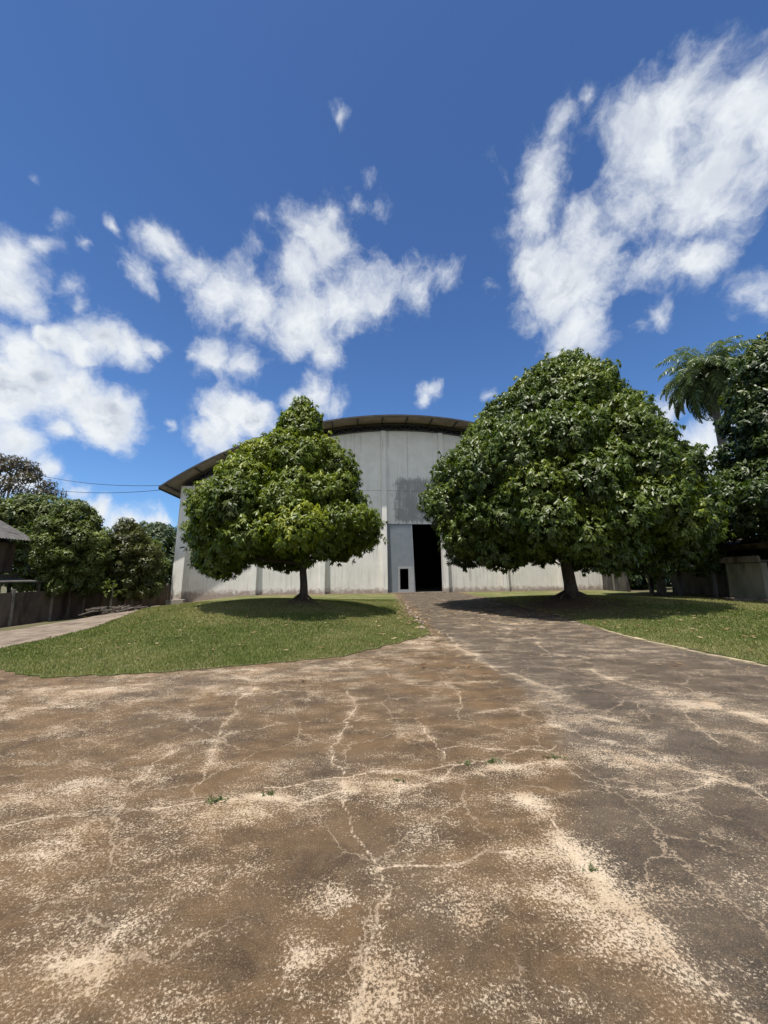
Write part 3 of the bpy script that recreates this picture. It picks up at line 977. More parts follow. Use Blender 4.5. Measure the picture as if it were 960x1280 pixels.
# lattice arch truss under the roof, above the wall, and two more inside
for yy in (-.10, 14.0, 28.0):
    q = MB()
    n = 44
    hi = arc(S0-.1, S1+.1, .29, n)
    lo = arc(S0-.1, S1+.1, .83, n)
    for k in range(n):
        q.bar((hi[k][0], yy, hi[k][1]), (hi[k+1][0], yy, hi[k+1][1]), .12, .10)
        q.bar((lo[k][0], yy, lo[k][1]), (lo[k+1][0], yy, lo[k+1][1]), .12, .10)
        q.bar((hi[k][0], yy, hi[k][1]), (lo[k][0], yy, lo[k][1]), .05)
        if k % 2:
            q.bar((hi[k][0], yy, hi[k][1]), (lo[k+1][0], yy, lo[k+1][1]), .055)
        else:
            q.bar((lo[k][0], yy, lo[k][1]), (hi[k+1][0], yy, hi[k+1][1]), .055)
    q.build('truss', MAT['steel'], wh)
q = MB()
for a, b_ in zip(arc(S0, S1, .30, 40), arc(S0, S1, .30, 40)[1:]):
    q.hexa([(a[0], .10, a[1]-.56), (b_[0], .10, b_[1]-.56), (b_[0], .13, b_[1]-.56), (a[0], .13, a[1]-.56),
            (a[0], .10, a[1]), (b_[0], .10, b_[1]), (b_[0], .13, b_[1]), (a[0], .13, a[1])])
q.build('gable_gap_shade', MAT['gap_shade'], wh)  # dark sheet painting the shade of the open gap above the wall

# gate leaf with a small open wicket
def XS(X):
    return (X-BX)/CA


gl0, gl1t, gl1b = g0+.02, XS(2.58), XS(2.78)
wk0, wk1, wz0, wz1 = XS(1.38), XS(2.16), .30, 2.16
q = MB()
q.prism([(gl0, .06), (gl1b, .06), (gl1t+(gl1b-gl1t)*(1-wz1/GT), wz1+.22), (gl1t, GT-.05), (gl0, GT-.05)][:1] +
        [(wk0, .06), (wk0, wz1), (wk1, wz1), (wk1, .06), (gl1b, .06), (gl1t, GT-.05), (gl0, GT-.05)], -.02, .03)
gate = q.build('gate_leaf', MAT['gate'], wh)
q = MB()
fy0, fy1 = -.05, -.023
q.box(wk0-.16, wk0, fy0, fy1, .06, wz1+.2)
q.box(wk1, gl1b-.10, fy0, fy1, .06, wz1+.2)
q.box(wk0, wk1, fy0, fy1, wz1, wz1+.2)
q.build('wicket_frame', MAT['gate_frame'], gate)
q = MB()
q.box(wk0, wk1, fy0, .03, .06, wz0)
q.build('wicket_sill', MAT['gate_frame'], gate)
q = MB()
q.hexa([(gl1b-.09, -.04, 2.40), (gl1b-.115, -.04, 2.40), (gl1b-.115, -.022, 2.40), (gl1b-.09, -.022, 2.40),
        (gl1t-.01, -.04, GT-.06), (gl1t-.06, -.04, GT-.06), (gl1t-.06, -.022, GT-.06), (gl1t-.01, -.022, GT-.06)])
q.build('edge_rail', MAT['gate_frame'], gate)
q = MB()
q.box(g0+.02, g1-.02, -.015, .20, GT-.045, GT-.004)
q.build('gate_track', MAT['steel'], wh)


# ------------------------------------------------------------------ trees
def rosettes(C, A, n_leaf, L, W, droop, rng, tint, lo=50, hi=115):
    """leaves radiating from twig tips C along axes A, each leaf a creased two-face blade"""
    n = len(C)
    a = A/np.linalg.norm(A, axis=1, keepdims=True)
    ref = np.where(np.abs(a[:, 2:3]) < .9, np.array([[0, 0, 1.]]), np.array([[1., 0, 0]]))
    u = np.cross(a, ref)
    u /= np.linalg.norm(u, axis=1, keepdims=True)
    v = np.cross(a, u)
    k = n_leaf
    ph = (np.arange(k)[None, :]*2.399+rng.uniform(0, 6.28, (n, 1)))+rng.normal(0, .25, (n, k))
    el = np.radians(rng.uniform(lo, hi, (n, k)))
    d = (np.cos(el)[..., None]*a[:, None]+np.sin(el)[..., None]*(np.cos(ph)[..., None]*u[:, None]+np.sin(ph)[..., None]*v[:, None]))
    d[..., 2] -= droop*rng.uniform(.5, 1.4, (n, k))
    d /= np.linalg.norm(d, axis=2, keepdims=True)
    ax = np.repeat(a[:, None], k, 1)+np.array([0, 0, .5])
    w = np.cross(d, ax)
    w /= np.linalg.norm(w, axis=2, keepdims=True)+1e-6
    nn = np.cross(w, d)
    ll = L*rng.uniform(.7, 1.2, (n, k, 1))
    ww = W*rng.uniform(.8, 1.15, (n, k, 1))
    b = C[:, None]+rng.normal(0, L*.12, (n, k, 3))
    side, sag = w*ww*.5, nn*ww*.15
    down = np.array([0, 0, 1.])*ll
    p1, p2 = b+d*ll*.30-down*.02, b+d*ll*.68-down*.09
    tip = b+d*ll-down*.22
    V = np.stack([b, p1+side*.86-sag, p2+side*.90-sag, tip, p2-side*.90-sag, p1-side*.86-sag], 2).reshape(-1, 3)
    m = n*k
    i = np.arange(m)*6
    F = np.stack([np.stack([i, i+3, i+2, i+1], 1), np.stack([i, i+5, i+4, i+3], 1)], 1).reshape(-1, 4)
    t = np.clip(tint[:, None]+rng.normal(0, .13, (n, k)), 0, 1)
    return V, F, np.repeat(t.ravel(), 6)


def prof(table, z):
    T = np.array(table)
    return np.interp(z, T[:, 0], T[:, 1]), np.interp(z, T[:, 0], T[:, 2])


def make_tree(name, label, x0, y0, table, cy, shear, lobe, gap, spacing, n_leaf, L, W, droop, mat, bark, trunk_r, seed,
              trunk_top, group=None, cat='tree', lean=(0, 0), fill=.35, lobes_max=260, squash=.8, z_base=None, tint0=.36, ysc=1.0, limbs=14, edge=1.0, bmp=.045):
    """table rows: (z, centre x, radius) in world metres; lobes are leaf clumps set on that surface"""
    rng = np.random.default_rng(seed)
    T = np.array(table)
    zlo, zhi = T[0, 0], T[-1, 0]
    # candidate points on the surface of revolution, area weighted
    zz = rng.uniform(zlo, zhi, 6000)
    cx, rr = prof(table, zz)
    keep = rng.random(6000) < (rr+.6)/(rr.max()+.6)
    zz, cx, rr = zz[keep], cx[keep], rr[keep]
    ph = rng.uniform(0, 2*PI, len(zz))
    bulge = .985+bmp*(np.sin(3*ph+seed)+np.sin(5*ph+zz)+np.sin(2.3*zz+ph))
    rin = np.maximum(rr*bulge-lobe*.72*np.clip(.25+.75*rr/(2.1*lobe), .42, 1), .02)
    P = np.stack([cx+np.cos(ph)*rin, cy+np.sin(ph)*rin*ysc, np.minimum(zz, zhi-lobe*.35)], 1)
    # flat underside candidates
    nb = 700
    rb = np.sqrt(rng.random(nb))*max(T[0, 2], T[1, 2])*.92
    pb = rng.uniform(0, 2*PI, nb)
    Pb = np.stack([T[0, 1]+np.cos(pb)*rb, cy+np.sin(pb)*rb*ysc, np.full(nb, zlo+lobe*.55)+rng.uniform(0, .25, nb)], 1)
    P = np.concatenate([P, Pb])
    P = P[rng.permutation(len(P))]
    sel = []
    for p in P:
        if len(sel) >= lobes_max:
            break
        if all((p[0]-q[0])**2+(p[1]-q[1])**2+(p[2]-q[2])**2 > (gap)**2 for q in sel) if p[2] < zhi-lobe*1.6 else all((p[0]-q[0])**2+(p[1]-q[1])**2+(p[2]-q[2])**2 > (gap*.6)**2 for q in sel):
            sel.append(p)
    S = np.array(sel)
    _, rS = prof(table, S[:, 2])
    R = lobe*rng.uniform(.68, 1.25, len(S))*edge*np.clip(.25+.75*rS/(2.1*lobe), .42, 1)
    nl = len(S)
    C, A, TT = [], [], []
    ltint = np.clip(rng.normal(tint0, .13, nl), .05, .9)
    for i in range(nl):
        m = int(4*PI*R[i]**2/spacing**2)
        k = np.arange(m)+.5
        th = np.arccos(1-2*k/m)
        fi = PI*(1+5**.5)*k
        nrm = np.stack([np.cos(fi)*np.sin(th), np.sin(fi)*np.sin(th), np.cos(th)], 1)+rng.normal(0, .12, (m, 3))
        pt = S[i]+nrm*R[i]*np.array([1, 1, squash])*rng.uniform(.82, 1.06, (m, 1))
        D = np.linalg.norm((pt[:, None]-S[None])/np.array([1, 1, squash]), axis=2)/R[None]
        D[:, i] = 9
        ok = D.min(1) > .80
        cxx, rrr = prof(table, pt[:, 2])
        rad = np.hypot(pt[:, 0]-cxx, (pt[:, 1]-cy)/ysc)
        ok &= (rad > rrr*.55) | (pt[:, 2] < zlo+lobe*1.1) | (pt[:, 2] > zhi-lobe*1.4)
        pt, nn_ = pt[ok], nrm[ok]
        C.append(pt)
        A.append(nn_*.8+np.array([0, 0, .35]))
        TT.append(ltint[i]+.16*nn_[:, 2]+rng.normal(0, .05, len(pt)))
    # looser twigs inside so the crown is not hollow
    nf = int(sum(len(c) for c in C)*fill)
    zz = rng.uniform(zlo+.2, zhi-.5, nf)
    cx, rr = prof(table, zz)
    rf = rr*np.sqrt(rng.uniform(.12, .72, nf))
    ph = rng.uniform(0, 2*PI, nf)
    C.append(np.stack([cx+np.cos(ph)*rf, cy+np.sin(ph)*rf*ysc, zz], 1))
    A.append(rng.normal(0, 1, (nf, 3))+np.array([0, 0, .4]))
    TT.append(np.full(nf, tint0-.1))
    C, A, TT = np.concatenate(C), np.concatenate(A), np.concatenate(TT)
    C[:, 2] += shear*(C[:, 0]-T[0, 1])*np.clip(1-(C[:, 2]-zlo)/(zhi-zlo), 0, 1)
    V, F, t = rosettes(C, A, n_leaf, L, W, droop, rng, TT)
    zb = H(x0, y0) if z_base is None else z_base
    root = tag(empty(name, (x0, y0, zb)), label, cat, group)
    off = np.array([x0, y0, zb])
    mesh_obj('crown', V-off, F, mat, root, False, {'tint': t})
    b = MB()
    tt = Vector((lean[0], lean[1], trunk_top-zb))
    n = 9
    pts, rad = [], []
    for i in range(n):
        f = i/(n-1)
        pts.append(Vector((tt.x*f+.04*math.sin(f*5), tt.y*f, -.25+(tt.z+.25)*f)))
        rad.append(trunk_r*(1.0+.75*math.exp(-f*9))*(1-.22*f))
    b.tube(pts, rad, 14, .05)
    for k in range(7):
        a = 2*PI*k/7+rng.uniform(-.3, .3)
        e = trunk_r*rng.uniform(2.4, 4.2)
        b.tube([(math.cos(a)*trunk_r*.7, math.sin(a)*trunk_r*.7, .22), (math.cos(a)*e*.6, math.sin(a)*e*.6, .04), (math.cos(a+.2)*e, math.sin(a+.2)*e, -.10)],
               [trunk_r*.36, trunk_r*.24, trunk_r*.1], 6)
    b.build('trunk', bark, root, True)
    b = MB()
    idx = rng.choice(nl, min(limbs*2, nl), replace=False)
    top = tt
    for q, i in enumerate(idx):
        tgt = Vector(S[i]-off)
        st = top*rng.uniform(.82, 1.0) if q < limbs else top+Vector((0, 0, (zhi-zb-tt.z)*rng.uniform(.1, .5)))
        mid = st.lerp(tgt, .5)+Vector((0, 0, -.12*(tgt-st).length+rng.uniform(-.1, .3)))
        r0 = trunk_r*rng.uniform(.28, .48)
        b.tube([st, st.lerp(mid, .5)+Vector(rng.normal(0, .06, 3)), mid, mid.lerp(tgt, .55)+Vector(rng.normal(0, .08, 3)), tgt],
               [r0, r0*.8, r0*.6, r0*.38, r0*.15], 7)
    ld = Vector((T[-1, 1]-x0, cy-y0, zhi-.9-zb))
    b.tube([top*.95, top.lerp(ld, .35), top.lerp(ld, .7), ld], [trunk_r*.75, trunk_r*.5, trunk_r*.3, trunk_r*.08], 8)
    b.build('branches', bark, root, True)
    return root


def sc(rows, k, cz=1.65):
    return [(cz+(z-cz)*k, x*k, r*k) for z, x, r in rows]


# left tree (conical top, skirt hanging lower on the left)
t1 = sc([(2.55, -3.85, 2.8), (2.9, -3.9, 3.42), (3.5, -3.9, 3.55), (4.2, -3.9, 3.38), (5.0, -3.88, 2.92), (5.8, -3.85, 2.38), (6.5, -3.72, 1.80), (7.2, -3.58, 1.16), (7.9, -3.46, .84), (8.4, -3.38, .52), (8.95, -3.32, .22)], 1.1)
make_tree('broadleaf_tree', 'smaller cone-crowned broadleaf tree with bright green leaves on the left lawn', -3.45, 16.5, t1, 16.5, .085, 0.86, .98, .205, 12, .18, .068, .75,
          MAT['leaf_a'], MAT['bark'], .17, 101, 2.45, 'broadleaf trees on the lawns', tint0=.54, bmp=.028)
# right tree (big dome over the driveway edge)
K2 = 19/15
t2 = sc([(2.35, 7.0, 3.6), (2.8, 6.9, 4.6), (3.8, 6.85, 4.95), (5.0, 6.75, 4.85), (6.0, 6.65, 4.25), (6.9, 6.75, 3.65), (7.9, 7.0, 2.95), (8.8, 7.35, 2.35), (9.5, 7.5, 1.65), (10.0, 7.55, 1.05), (10.35, 7.55, .5)], K2)
make_tree('broadleaf_tree', 'biggest dome-crowned broadleaf tree with leaning trunk beside the driveway', 9.0, 19.0, t2, 19.2, .02, 1.12, 1.30, .24, 12, .195, .076, .8,
          MAT['leaf_b'], MAT['bark'], .30, 202, 2.75, 'broadleaf trees on the lawns', lean=(-.25, -.3), tint0=.47, lobes_max=320)
# far right edge tree
t3 = [(4.0, 23.4, 3.6), (4.7, 23.2, 5.0), (5.4, 23.0, 5.8), (6.0, 23.0, 5.5), (6.9, 23.2, 4.3), (8.0, 23.4, 3.9), (9.6, 23.5, 3.7), (11.5, 23.4, 3.5), (13.2, 23.5, 2.7), (14.6, 23.6, 1.8), (15.6, 23.6, .8)]
make_tree('broadleaf_tree', 'dark glossy broadleaf tree cut by the right edge of the view', 22.8, 19.6, t3, 19.6, 0, 1.1, 1.25, .30, 11, .25, .098, .8,
          MAT['leaf_c'], MAT['bark'], .3, 303, 3.0, 'broadleaf trees by the right boundary', tint0=.38, lobes_max=300)
# tree behind the big one
t4 = [(2.3, 19.0, 3.2), (3.4, 18.7, 3.7), (5.5, 18.2, 3.2), (8.0, 18.0, 2.8), (10.5, 18.0, 2.5), (12.0, 17.8, 1.8), (12.9, 17.6, .9)]
make_tree('broadleaf_tree', 'deep green broadleaf tree half hidden behind the biggest one', 18.6, 26.4, t4, 26.4, 0, 1.1, 1.3, .33, 10, .25, .10, .7,
          MAT['leaf_c'], MAT['bark'], .25, 404, 3.0, 'broadleaf trees by the right boundary', tint0=.34, lobes_max=170)

# left side planting in front of the boundary wall
b1 = [(.9, -20.6, .9), (1.8, -20.6, 1.7), (3.0, -20.7, 2.3), (4.3, -20.7, 2.2), (5.5, -20.8, 1.7), (6.4, -20.9, .9), (6.9, -21.0, .4)]
make_tree('bushy_tree', 'bushy mid green tree by the grey-roofed shed at far left', -20.6, 25.6, b1, 25.6, 0, .55, .80, .22, 8, .19, .08, .25,
          MAT['leaf_bush'], MAT['bark'], .12, 505, 1.6, 'bushy trees along the left boundary wall', tint0=.40, lobes_max=120, fill=.3, squash=1.0, edge=.9)
b2 = [(.3, -18.4, .8), (1.2, -18.5, 1.5), (2.4, -18.5, 2.0), (3.6, -18.6, 1.8), (4.8, -18.8, 1.2), (5.6, -19.0, .6), (6.0, -19.1, .3)]
make_tree('bushy_tree', 'bronze green bushy tree with low crown between wall and warehouse', -18.9, 28.3, b2, 28.3, 0, .50, .78, .22, 8, .19, .075, .2,
          MAT['leaf_brown'], MAT['bark'], .11, 606, 1.0, 'bushy trees along the left boundary wall', tint0=.34, lobes_max=110, fill=.3, squash=1.0, edge=.9)
b3 = [(.4, -19.3, .6), (1.2, -19.3, 1.0), (2.4, -19.3, 1.2), (3.6, -19.3, 1.0), (4.6, -19.3, .5)]
make_tree('bushy_tree', 'thin pale-leaved shrub tree right beside the warehouse corner', -19.3, 32.2, b3, 32.2, 0, .5, .75, .28, 7, .22, .09, .2,
          MAT['leaf_bush'], MAT['bark_grey'], .07, 616, 1.0, 'bushy trees along the left boundary wall', tint0=.5, lobes_max=60, fill=.3, squash=1.0, limbs=6)
# bronze open-crowned tree beyond the shed
b4 = [(5.0, -42.0, 3.0), (7.0, -42.0, 5.2), (9.5, -42.0, 6.3), (12.0, -41.8, 5.6), (13.6, -41.5, 3.6), (14.6, -41.3, 1.6)]
make_tree('bronze_tree', 'airy bronze-leaved tree rising beyond the grey-roofed shed', -41.5, 40, b4, 40, 0, .80, 1.85, .50, 5, .30, .15, .15,
          MAT['leaf_purple'], MAT['bark_grey'], .26, 707, 6.0, None, tint0=.4, lobes_max=120, fill=.05, squash=.7, limbs=26)
# green trees under and behind it
b5 = [(1.0, -33.5, 2.0), (3.0, -33.5, 3.6), (5.5, -33.5, 4.3), (7.6, -33.5, 3.4), (9.2, -33.5, 1.4)]
make_tree('background_tree', 'rounded green tree behind the shed roof under the bronze tree', -33.5, 36, b5, 36, 0, 1.0, 1.5, .42, 6, .34, .16, .3,
          MAT['leaf_bush'], MAT['bark_grey'], .2, 808, 3.0, 'trees beyond the boundary wall', tint0=.3, lobes_max=90)
FAR = [(-42.0, 63, 7.6, 6.0, 'low olive tree of the far canopy nearest the bushy trees'),
       (-36.0, 60, 9.8, 5.6, 'taller rounded far canopy tree left of the warehouse corner'),
       (-29.0, 62, 10.6, 5.2, 'tallest far canopy tree touching the warehouse corner'),
       (-48.0, 60, 9.0, 6.0, 'far canopy tree mostly hidden behind the green bushy tree'),
       (36.0, 48, 9.5, 6.0, 'distant dark tree behind the shed on the right'),
       (25.5, 41, 6.5, 4.2, 'low dark tree filling the gap by the warehouse right corner')]
for i, (fx, fy, fz, fr, lab) in enumerate(FAR):
    tb = [(.6, fx, fr*.6), (3.0, fx, fr), (fz*.55, fx, fr*1.02), (fz*.78, fx, fr*.78), (fz*.93, fx, fr*.45), (fz, fx, fr*.2)]
    make_tree('background_tree', lab, fx, fy, tb, fy, 0, 1.3, 1.9, .62, 5, .5, .26, .3,
              MAT['leaf_far'], MAT['bark_grey'], .25, 900+i, 3.0, 'trees beyond the boundary wall', tint0=.3+.12*(i % 2), lobes_max=90, limbs=4, fill=.2)

# ------------------------------------------------------------------ palm
def make_palm(x0, y0, zc, label):
    rng = np.random.default_rng(55)
    zb = H(x0, y0)
    root = tag(empty('palm_tree', (x0, y0, zb)), label, 'palm tree')
    hc = zc-zb
    b = MB()
    b.tube([(0, 0, -.2), (.05, 0, hc*.4), (-.1, 0, hc*.8), (-.25, 0, hc)], [.34, .27, .26, .24], 14, .03)
    b.build('trunk', MAT['bark_grey'], root, True)
    top = np.array([-.25, 0, hc])
    # drooping frond crown
    nfr = 70
    for k in range(nfr):
        a = k*2.399+rng.normal(0, .12)
        e0 = math.radians(78-118*(k/nfr)**.9+rng.normal(0, 5))
        Lf = rng.uniform(3.7, 4.8)
        steps = 22
        p = top.copy()
        pts = [p.copy()]
        e = e0
        for s_ in range(steps):
            e -= math.radians(3.1+4.2*(s_/steps))*(.55+.55*math.cos(max(-1.2, min(1.2, e))))
            p = p+np.array([math.cos(a)*math.cos(e), math.sin(a)*math.cos(e), math.sin(e)])*Lf/steps
            pts.append(p.copy())
        pts = np.array(pts)
        bb = MB()
        bb.tube([tuple(q) for q in pts[::3]], [.035*(1-.8*i/7) for i in range(len(pts[::3]))], 5)
        side = np.array([-math.sin(a), math.cos(a), 0])
        V, F_, t_ = [], [], []
        for i in range(3, steps+1):
            for sub in (0, .25, .5, .75):
                q = pts[i-1]+(pts[i]-pts[i-1])*sub
                dr = pts[i]-pts[i-1]
                dr = dr/np.linalg.norm(dr)
                f = (i+sub)/steps
                ll = .78*math.sin(PI*min(1, .15+f*.82))+.12
                for sg in (-1, 1):
                    d = side*sg*rng.uniform(.55, 1.0)+dr*.55+np.array([0, 0, rng.uniform(-.75, .25)])
                    d /= np.linalg.norm(d)
                    m = q+d*ll*.55
                    tip = q+d*ll+np.array([0, 0, -.32*ll])
                    w = np.cross(d, np.array([0, 0, 1.])+rng.normal(0, .5, 3))
                    w = w/np.linalg.norm(w)*.030
                    j = len(V)
                    V += [q-w*.5, q+w*.5, m+w, m-w, tip]
                    F_ += [(j, j+1, j+2, j+3), (j+3, j+2, j+4)]
                    t_ += [rng.uniform(.1, .8)]*5
        fr = bb.build('frond', MAT['frond'], root)
        mesh_obj('leaflets', V, F_, MAT['frond'], fr, False, {'tint': t_})
    # skirt of dead fronds hugging the stem
    b = MB()
    for k in range(150):
        a = rng.uniform(0, 2*PI)
        r1 = rng.uniform(.35, .95)
        z1 = -rng.uniform(.2, 1.1)
        l = rng.uniform(1.3, 2.6)
        c0 = top+np.array([math.cos(a)*.2, math.sin(a)*.2, z1+.5])
        c1 = top+np.array([math.cos(a)*r1, math.sin(a)*r1, z1-.4])
        c2 = top+np.array([math.cos(a)*r1*.75, math.sin(a)*r1*.75, z1-l])
        b.tube([c0, c1, c1*.5+c2*.5+np.array([math.cos(a), math.sin(a), 0])*.05, c2], [.05, .09, .07, .02], 4)
    b.build('dead_fronds', MAT['dead_frond'], root)
    return root


make_palm(27.6, 30.0, 18.0, 'tall feathery palm with brown skirt of dead fronds behind right trees')


# ------------------------------------------------------------------ left boundary wall and shed
bw = tag(empty('boundary_wall', (-20.9, 11.6, H(-20.9, 24.0))), 'brown precast concrete boundary wall with tree shade in its colour beyond the left path', 'wall')
zw = H(-20.9, 26)
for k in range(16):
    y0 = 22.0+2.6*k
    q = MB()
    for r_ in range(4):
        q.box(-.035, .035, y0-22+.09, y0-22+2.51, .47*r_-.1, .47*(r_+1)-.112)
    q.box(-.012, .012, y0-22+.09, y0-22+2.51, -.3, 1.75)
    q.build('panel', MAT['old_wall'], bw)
for k in range(17):
    q = MB()
    y0 = 2.6*k
    q.box(-.08, .08, y0-.08, y0+.08, -.3, 1.95)
    q.build('post', MAT['old_post'], bw, bevel=.01)

sh = tag(empty('shed', (-26, 17, -.9)), 'low dark shed with grey corrugated pitched roof at the left edge', 'shed')
# local coordinates: origin (-26, 17, -0.9)
def corrug(mb, p0, ux, uy, lx, ly, n, amp, th):
    """corrugated sheet: waves across ux, straight along uy"""
    p0, ux, uy = Vector(p0), Vector(ux).normalized(), Vector(uy).normalized()
    nz = ux.cross(uy).normalized()
    m = n*4
    rows = []
    for side in (0, -th):
        for v_ in (0, ly):
            rows.append([p0+ux*(lx*i/m)+uy*v_+nz*(amp*math.sin(2*PI*i/4)+side) for i in range(m+1)])
    vs = sum(rows, [])
    k = m+1
    fs = []
    for i in range(m):
        fs += [(i, i+1, k+i+1, k+i), (2*k+i+1, 2*k+i, 3*k+i, 3*k+i+1), (i+1, i, 2*k+i, 2*k+i+1), (k+i, k+i+1, 3*k+i+1, 3*k+i)]
    fs += [(0, k, 3*k, 2*k), (m, 2*k+m, 3*k+m, k+m)]
    mb.add(vs, fs)


q = MB()
corrug(q, (4.0, 7.3, 4.85), (0, -1, 0), (-4.0, 0, 2.15), 17, 4.6, 90, .028, .012)
q.build('roof', MAT['roof_grey'], sh)
q = MB()
corrug(q, (-4.0, -9.7, 4.85), (0, 1, 0), (4.0, 0, 2.15), 17, 4.6, 90, .028, .012)
q.build('roof', MAT['roof_grey'], sh)
q = MB()
q.box(-.5, .5, -9, 6.6, 6.98, 7.28)
q.build('ridge_vent', MAT['roof_grey'], sh)
q = MB()
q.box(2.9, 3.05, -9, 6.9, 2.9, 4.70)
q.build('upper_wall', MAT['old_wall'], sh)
q = MB()
q.prism([(-3.0, 2.9), (2.88, 2.9), (2.88, 4.75), (0, 6.55), (-3.0, 4.75)], 6.7, 6.88)
q.build('gable_wall', MAT['shed_wall'], sh)
q = MB()
q.box(-3.1, -2.95, -9, 6.9, 0, 4.7)
q.build('back_wall', MAT['shed_wall'], sh)
q = MB()
q.hexa([(3.2, -6, 2.50), (5.0, -6, 2.30), (5.0, 7.2, 2.30), (3.2, 7.2, 2.50), (3.2, -6, 2.58), (5.0, -6, 2.38), (5.0, 7.2, 2.38), (3.2, 7.2, 2.58)])
q.build('lean_to_roof', MAT['shed_wall'], sh)
q = MB()
q.box(3.08, 3.2, -6, 7.2, 2.40, 2.80)
q.build('beam', MAT['timber'], sh)
for k in range(6):
    for xx in (2.98, 4.8):
        q = MB()
        y0 = -5.5+2.48*k
        q.tube([(xx, y0, -.3), (xx+.04, y0, 1.4), (xx, y0+.03, 2.33)], [.11, .10, .09], 7, .05)
        q.build('post', MAT['timber'], sh)

# sapling and heap of prunings beside the path
def small_plant(name, label, x, y, h, n, L, seed, mat, cat, group=None, stem=True):
    rng = np.random.default_rng(seed)
    z0 = H(x, y)+.02
    root = tag(empty(name, (x, y, z0)), label, cat, group)
    C = np.stack([rng.normal(0, h*.16, n), rng.normal(0, h*.16, n), rng.uniform(h*.35, h, n)], 1)
    V, F_, t = rosettes(C, rng.normal(0, .4, (n, 3))+np.array([0, 0, 1.]), 6, L, L*.4, .3, rng, rng.uniform(.3, .8, n))
    mesh_obj('foliage', V, F_, mat, root, False, {'tint': t})
    if stem:
        b = MB()
        b.tube([(0, 0, -.05), (.02, .01, h*.5), (0, .02, h*.9)], [.03, .022, .01], 6)
        b.build('stem', MAT['bark_grey'], root)
    return root


small_plant('sapling', 'thin young sapling standing beside the brush heap near the left path', -15.6, 22.4, 2.0, 26, .16, 31, MAT['leaf_bush'], 'sapling')
rng = np.random.default_rng(77)
b = MB()
for k in range(46):
    a, e = rng.uniform(0, PI), rng.uniform(-.1, .35)
    c = np.array([rng.normal(0, .55), rng.normal(0, .35), rng.uniform(.02, .28)])
    d = np.array([math.cos(a)*math.cos(e), math.sin(a)*math.cos(e), math.sin(e)])*rng.uniform(.3, .8)
    b.tube([c-d, c, c+d], [.04, .05, .02], 5)
bh = b.build('brush_heap', MAT['timber'])
bh.location = (-14.6, 21.6, H(-14.6, 21.6)+.03)
tag(bh, 'low heap of cut brown branches beside the left path', 'brush heap')

# ------------------------------------------------------------------ right boundary: low shed, wall, rubble
rs = tag(empty('shed', (20.8, 21, 0)), 'low open concrete shed with mossy end panel and serrated fascia at right', 'shed')
q = MB()
q.hexa([(-.10, .35, -.1), (.25, .35, -.1), (.05, 2.35, -.1), (-.3, 2.35, -.1), (-.10, .35, 2.10), (.25, .35, 2.10), (.05, 2.35, 2.10), (-.3, 2.35, 2.10)])
q.build('end_panel', MAT['mossy_panel'], rs, bevel=.02)
q = MB()
q.box(-.34, -.22, .2, 12.2, 2.12, 2.40)
for k in range(52):
    q.box(-.33, -.235, .25+.23*k, .25+.23*k+.13, 2.402, 2.47)
q.build('fascia', MAT['old_post'], rs)
q = MB()
q.box(-.21, 5.5, .2, 12.2, 2.14, 2.24)
q.build('lower_roof', MAT['roof_grey'], rs)
q = MB()
q.hexa([(.5, .2, 2.9), (6, .2, 2.9), (6, 12.2, 2.9), (.5, 12.2, 2.9), (.3, .2, 3.2), (6, .2, 4.2), (6, 12.2, 4.2), (.3, 12.2, 3.2)])
q.build('upper_roof', MAT['old_wall'], rs)
q = MB()
q.box(3.4, 3.6, .4, 12, -.1, 2.9)
q.build('back_wall', MAT['shed_wall'], rs)
for k in range(4):
    q = MB()
    q.box(-.3, -.06, 3.4+2.9*k, 3.6+2.9*k, -.1, 2.12)
    q.build('pillar', MAT['shed_wall'], rs)
rw = tag(empty('boundary_wall', (20.8, 33.4, 0)), 'short dark precast wall between the warehouse corner and right shed', 'wall')
for k in range(5):
    q = MB()
    q.box(-.012, .012, 2.0*k+.08, 2.0*k+1.92, -.1, 1.68)
    for r_ in range(4):
        q.box(-.035, .035, 2.0*k+.08, 2.0*k+1.92, .45*r_-.1, .45*(r_+1)-.112)
    q.build('panel', MAT['shed_wall'], rw)
for k in range(6):
    q = MB()
    q.box(-.09, .09, 2.0*k-.08, 2.0*k+.08, -.1, 1.85)
    q.build('post', MAT['old_post'], rw)


def stone(seed, sx, sy, sz):
    r = np.random.default_rng(seed)
    bm = bmesh.new()
    bmesh.ops.create_icosphere(bm, subdivisions=2, radius=1)
    ns = r.normal(0, 1, (5, 3))
    for v in bm.verts:
        n = np.array(v.co)
        k = 1+.18*math.sin(n @ ns[0]*2)+.14*math.sin(n @ ns[1]*3+1)
        c = Vector(v.co)*k
        for q_ in ns[2:]:
            qn = Vector(q_).normalized()
            dd = c.dot(qn)
            if dd > .62:
                c -= qn*(dd-.62)
        v.co = Vector((c.x*sx, c.y*sy, c.z*sz))
    me = bpy.data.meshes.new('stone')
    bm.to_mesh(me)
    bm.free()
    me.materials.append(MAT['rock'])
    return me


slabs = [(19.6, 21.6, .10, .9, .45, .10, .2, 'broad flat broken slab lying before the mossy panel'),
         (20.1, 20.7, .12, .7, .5, .12, 1.1, 'tilted broken slab nearest the right edge of the view'),
         (19.9, 22.6, .10, .6, .35, .10, 2.0, 'smallest dark broken slab at the foot of the panel')]
for i, (x, y, z, sx, sy, sz, rz, lab) in enumerate(slabs):
    o = bpy.data.objects.new('broken_slab', stone(400+i, sx, sy, sz))
    COL.objects.link(o)
    o.location = (x, y, H(x, y)+z*.5)
    o.rotation_euler = (.08, -.06, rz)
    tag(o, lab, 'slab', 'broken slabs by the right shed')

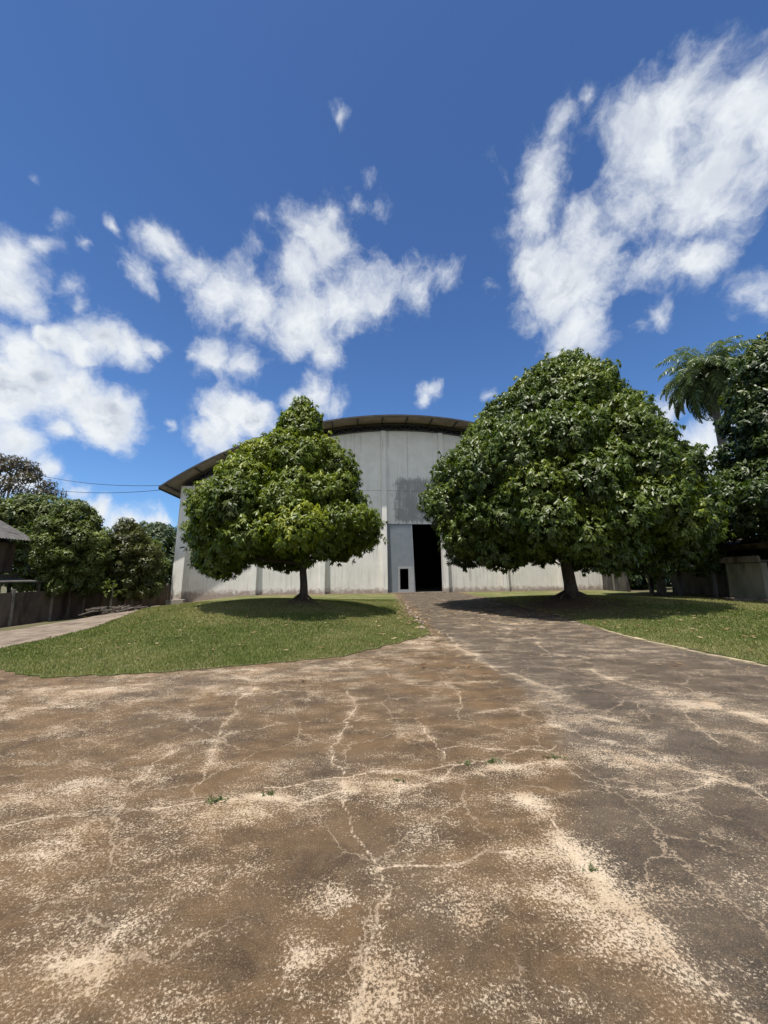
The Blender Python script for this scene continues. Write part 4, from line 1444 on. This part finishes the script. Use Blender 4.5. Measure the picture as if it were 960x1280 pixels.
# crumbled edge stones along the left side of the driveway
er = np.random.default_rng(9)
meshes = [stone(500+i, .10, .075, .06) for i in range(4)]
for k in range(16):
    y = 12.2+k*.62+er.normal(0, .12)
    x = 1.12+.10*math.sin(k*1.7)+er.normal(0, .05)
    o = bpy.data.objects.new('edge_stone', meshes[k % 4])
    COL.objects.link(o)
    s_ = er.uniform(.6, 1.4)
    o.scale = (s_, s_, s_)
    o.location = (x, y, H(x, y)+.045)
    o.rotation_euler = (er.normal(0, .2), er.normal(0, .2), er.uniform(0, 6))
    tag(o, 'small brown rubble stone in the crumbled edge between left lawn and driveway', 'stone', 'rubble stones along the left driveway edge')

# weeds in the joints of the concrete
WE = [(.94, 3.72, .035, 16, 'bright green weed tuft in the long joint near the lane crossing'), (.70, 3.69, .03, 8, 'tiny weed just left of the brighter joint tuft'),
      (-1.28, 3.16, .04, 12, 'small weed in the long joint left of centre'), (-.88, 3.24, .03, 9, 'tiny weed in the long joint between two others'),
      (1.50, 3.78, .035, 10, 'low weed where the long joint meets the grey lane'),
      (.10, 3.42, .025, 7, 'faint weed sprig below the centre of the joint'), (1.13, 2.46, .022, 9, 'low moss-like weed in the pale rut of the grey lane')]
for i, (x, y, h, n, lab) in enumerate(WE):
    r = np.random.default_rng(600+i)
    C = np.stack([r.normal(0, h*1.1, n), r.normal(0, h*.5, n), r.uniform(.003, h*.5, n)], 1)
    V, F_, t = rosettes(C, r.normal(0, .4, (n, 3))+np.array([0, 0, 1.]), 5, h*.8, h*.25, .1, r, r.uniform(.3, .9, n))
    o = mesh_obj('weed', V, F_, MAT['weeds'], None, False, {'tint': t})
    o.location = (x, y, .002)
    tag(o, lab, 'weed', 'weeds in the concrete joints')

# ------------------------------------------------------------------ power lines from the eave to a pole among the left trees
pp = tag(empty('utility_pole', (-45.5, 45.5, -.9)), 'wooden utility pole hidden among the bronze tree branches', 'utility pole')
q = MB()
q.tube([(0, 0, 0), (0, 0, 7), (0, 0, 15.2)], [.16, .14, .11], 10)
q.build('post', MAT['timber'], pp)
q = MB()
q.box(-.9, .9, -.06, .06, 14.3, 14.45)
q.build('crossarm', MAT['timber'], pp)
for (za, zb_, lab) in ((9.34, 15.1, 'upper black cable running from the eave to the left trees'), (8.95, 13.3, 'lower black cable running from the eave to the left trees')):
    a = Vector((-18.95, 31.9, za))
    e = Vector((-45.4, 45.4, zb_))
    pts = []
    for i in range(31):
        f = i/30
        p = a.lerp(e, f)
        p.z -= 1.3*4*f*(1-f)*.55
        pts.append(p)
    q = MB()
    q.tube(pts, [.022]*31, 6)
    o = q.build('power_cable', MAT['cable'])
    tag(o, lab, 'cable', 'power cables left of the warehouse')
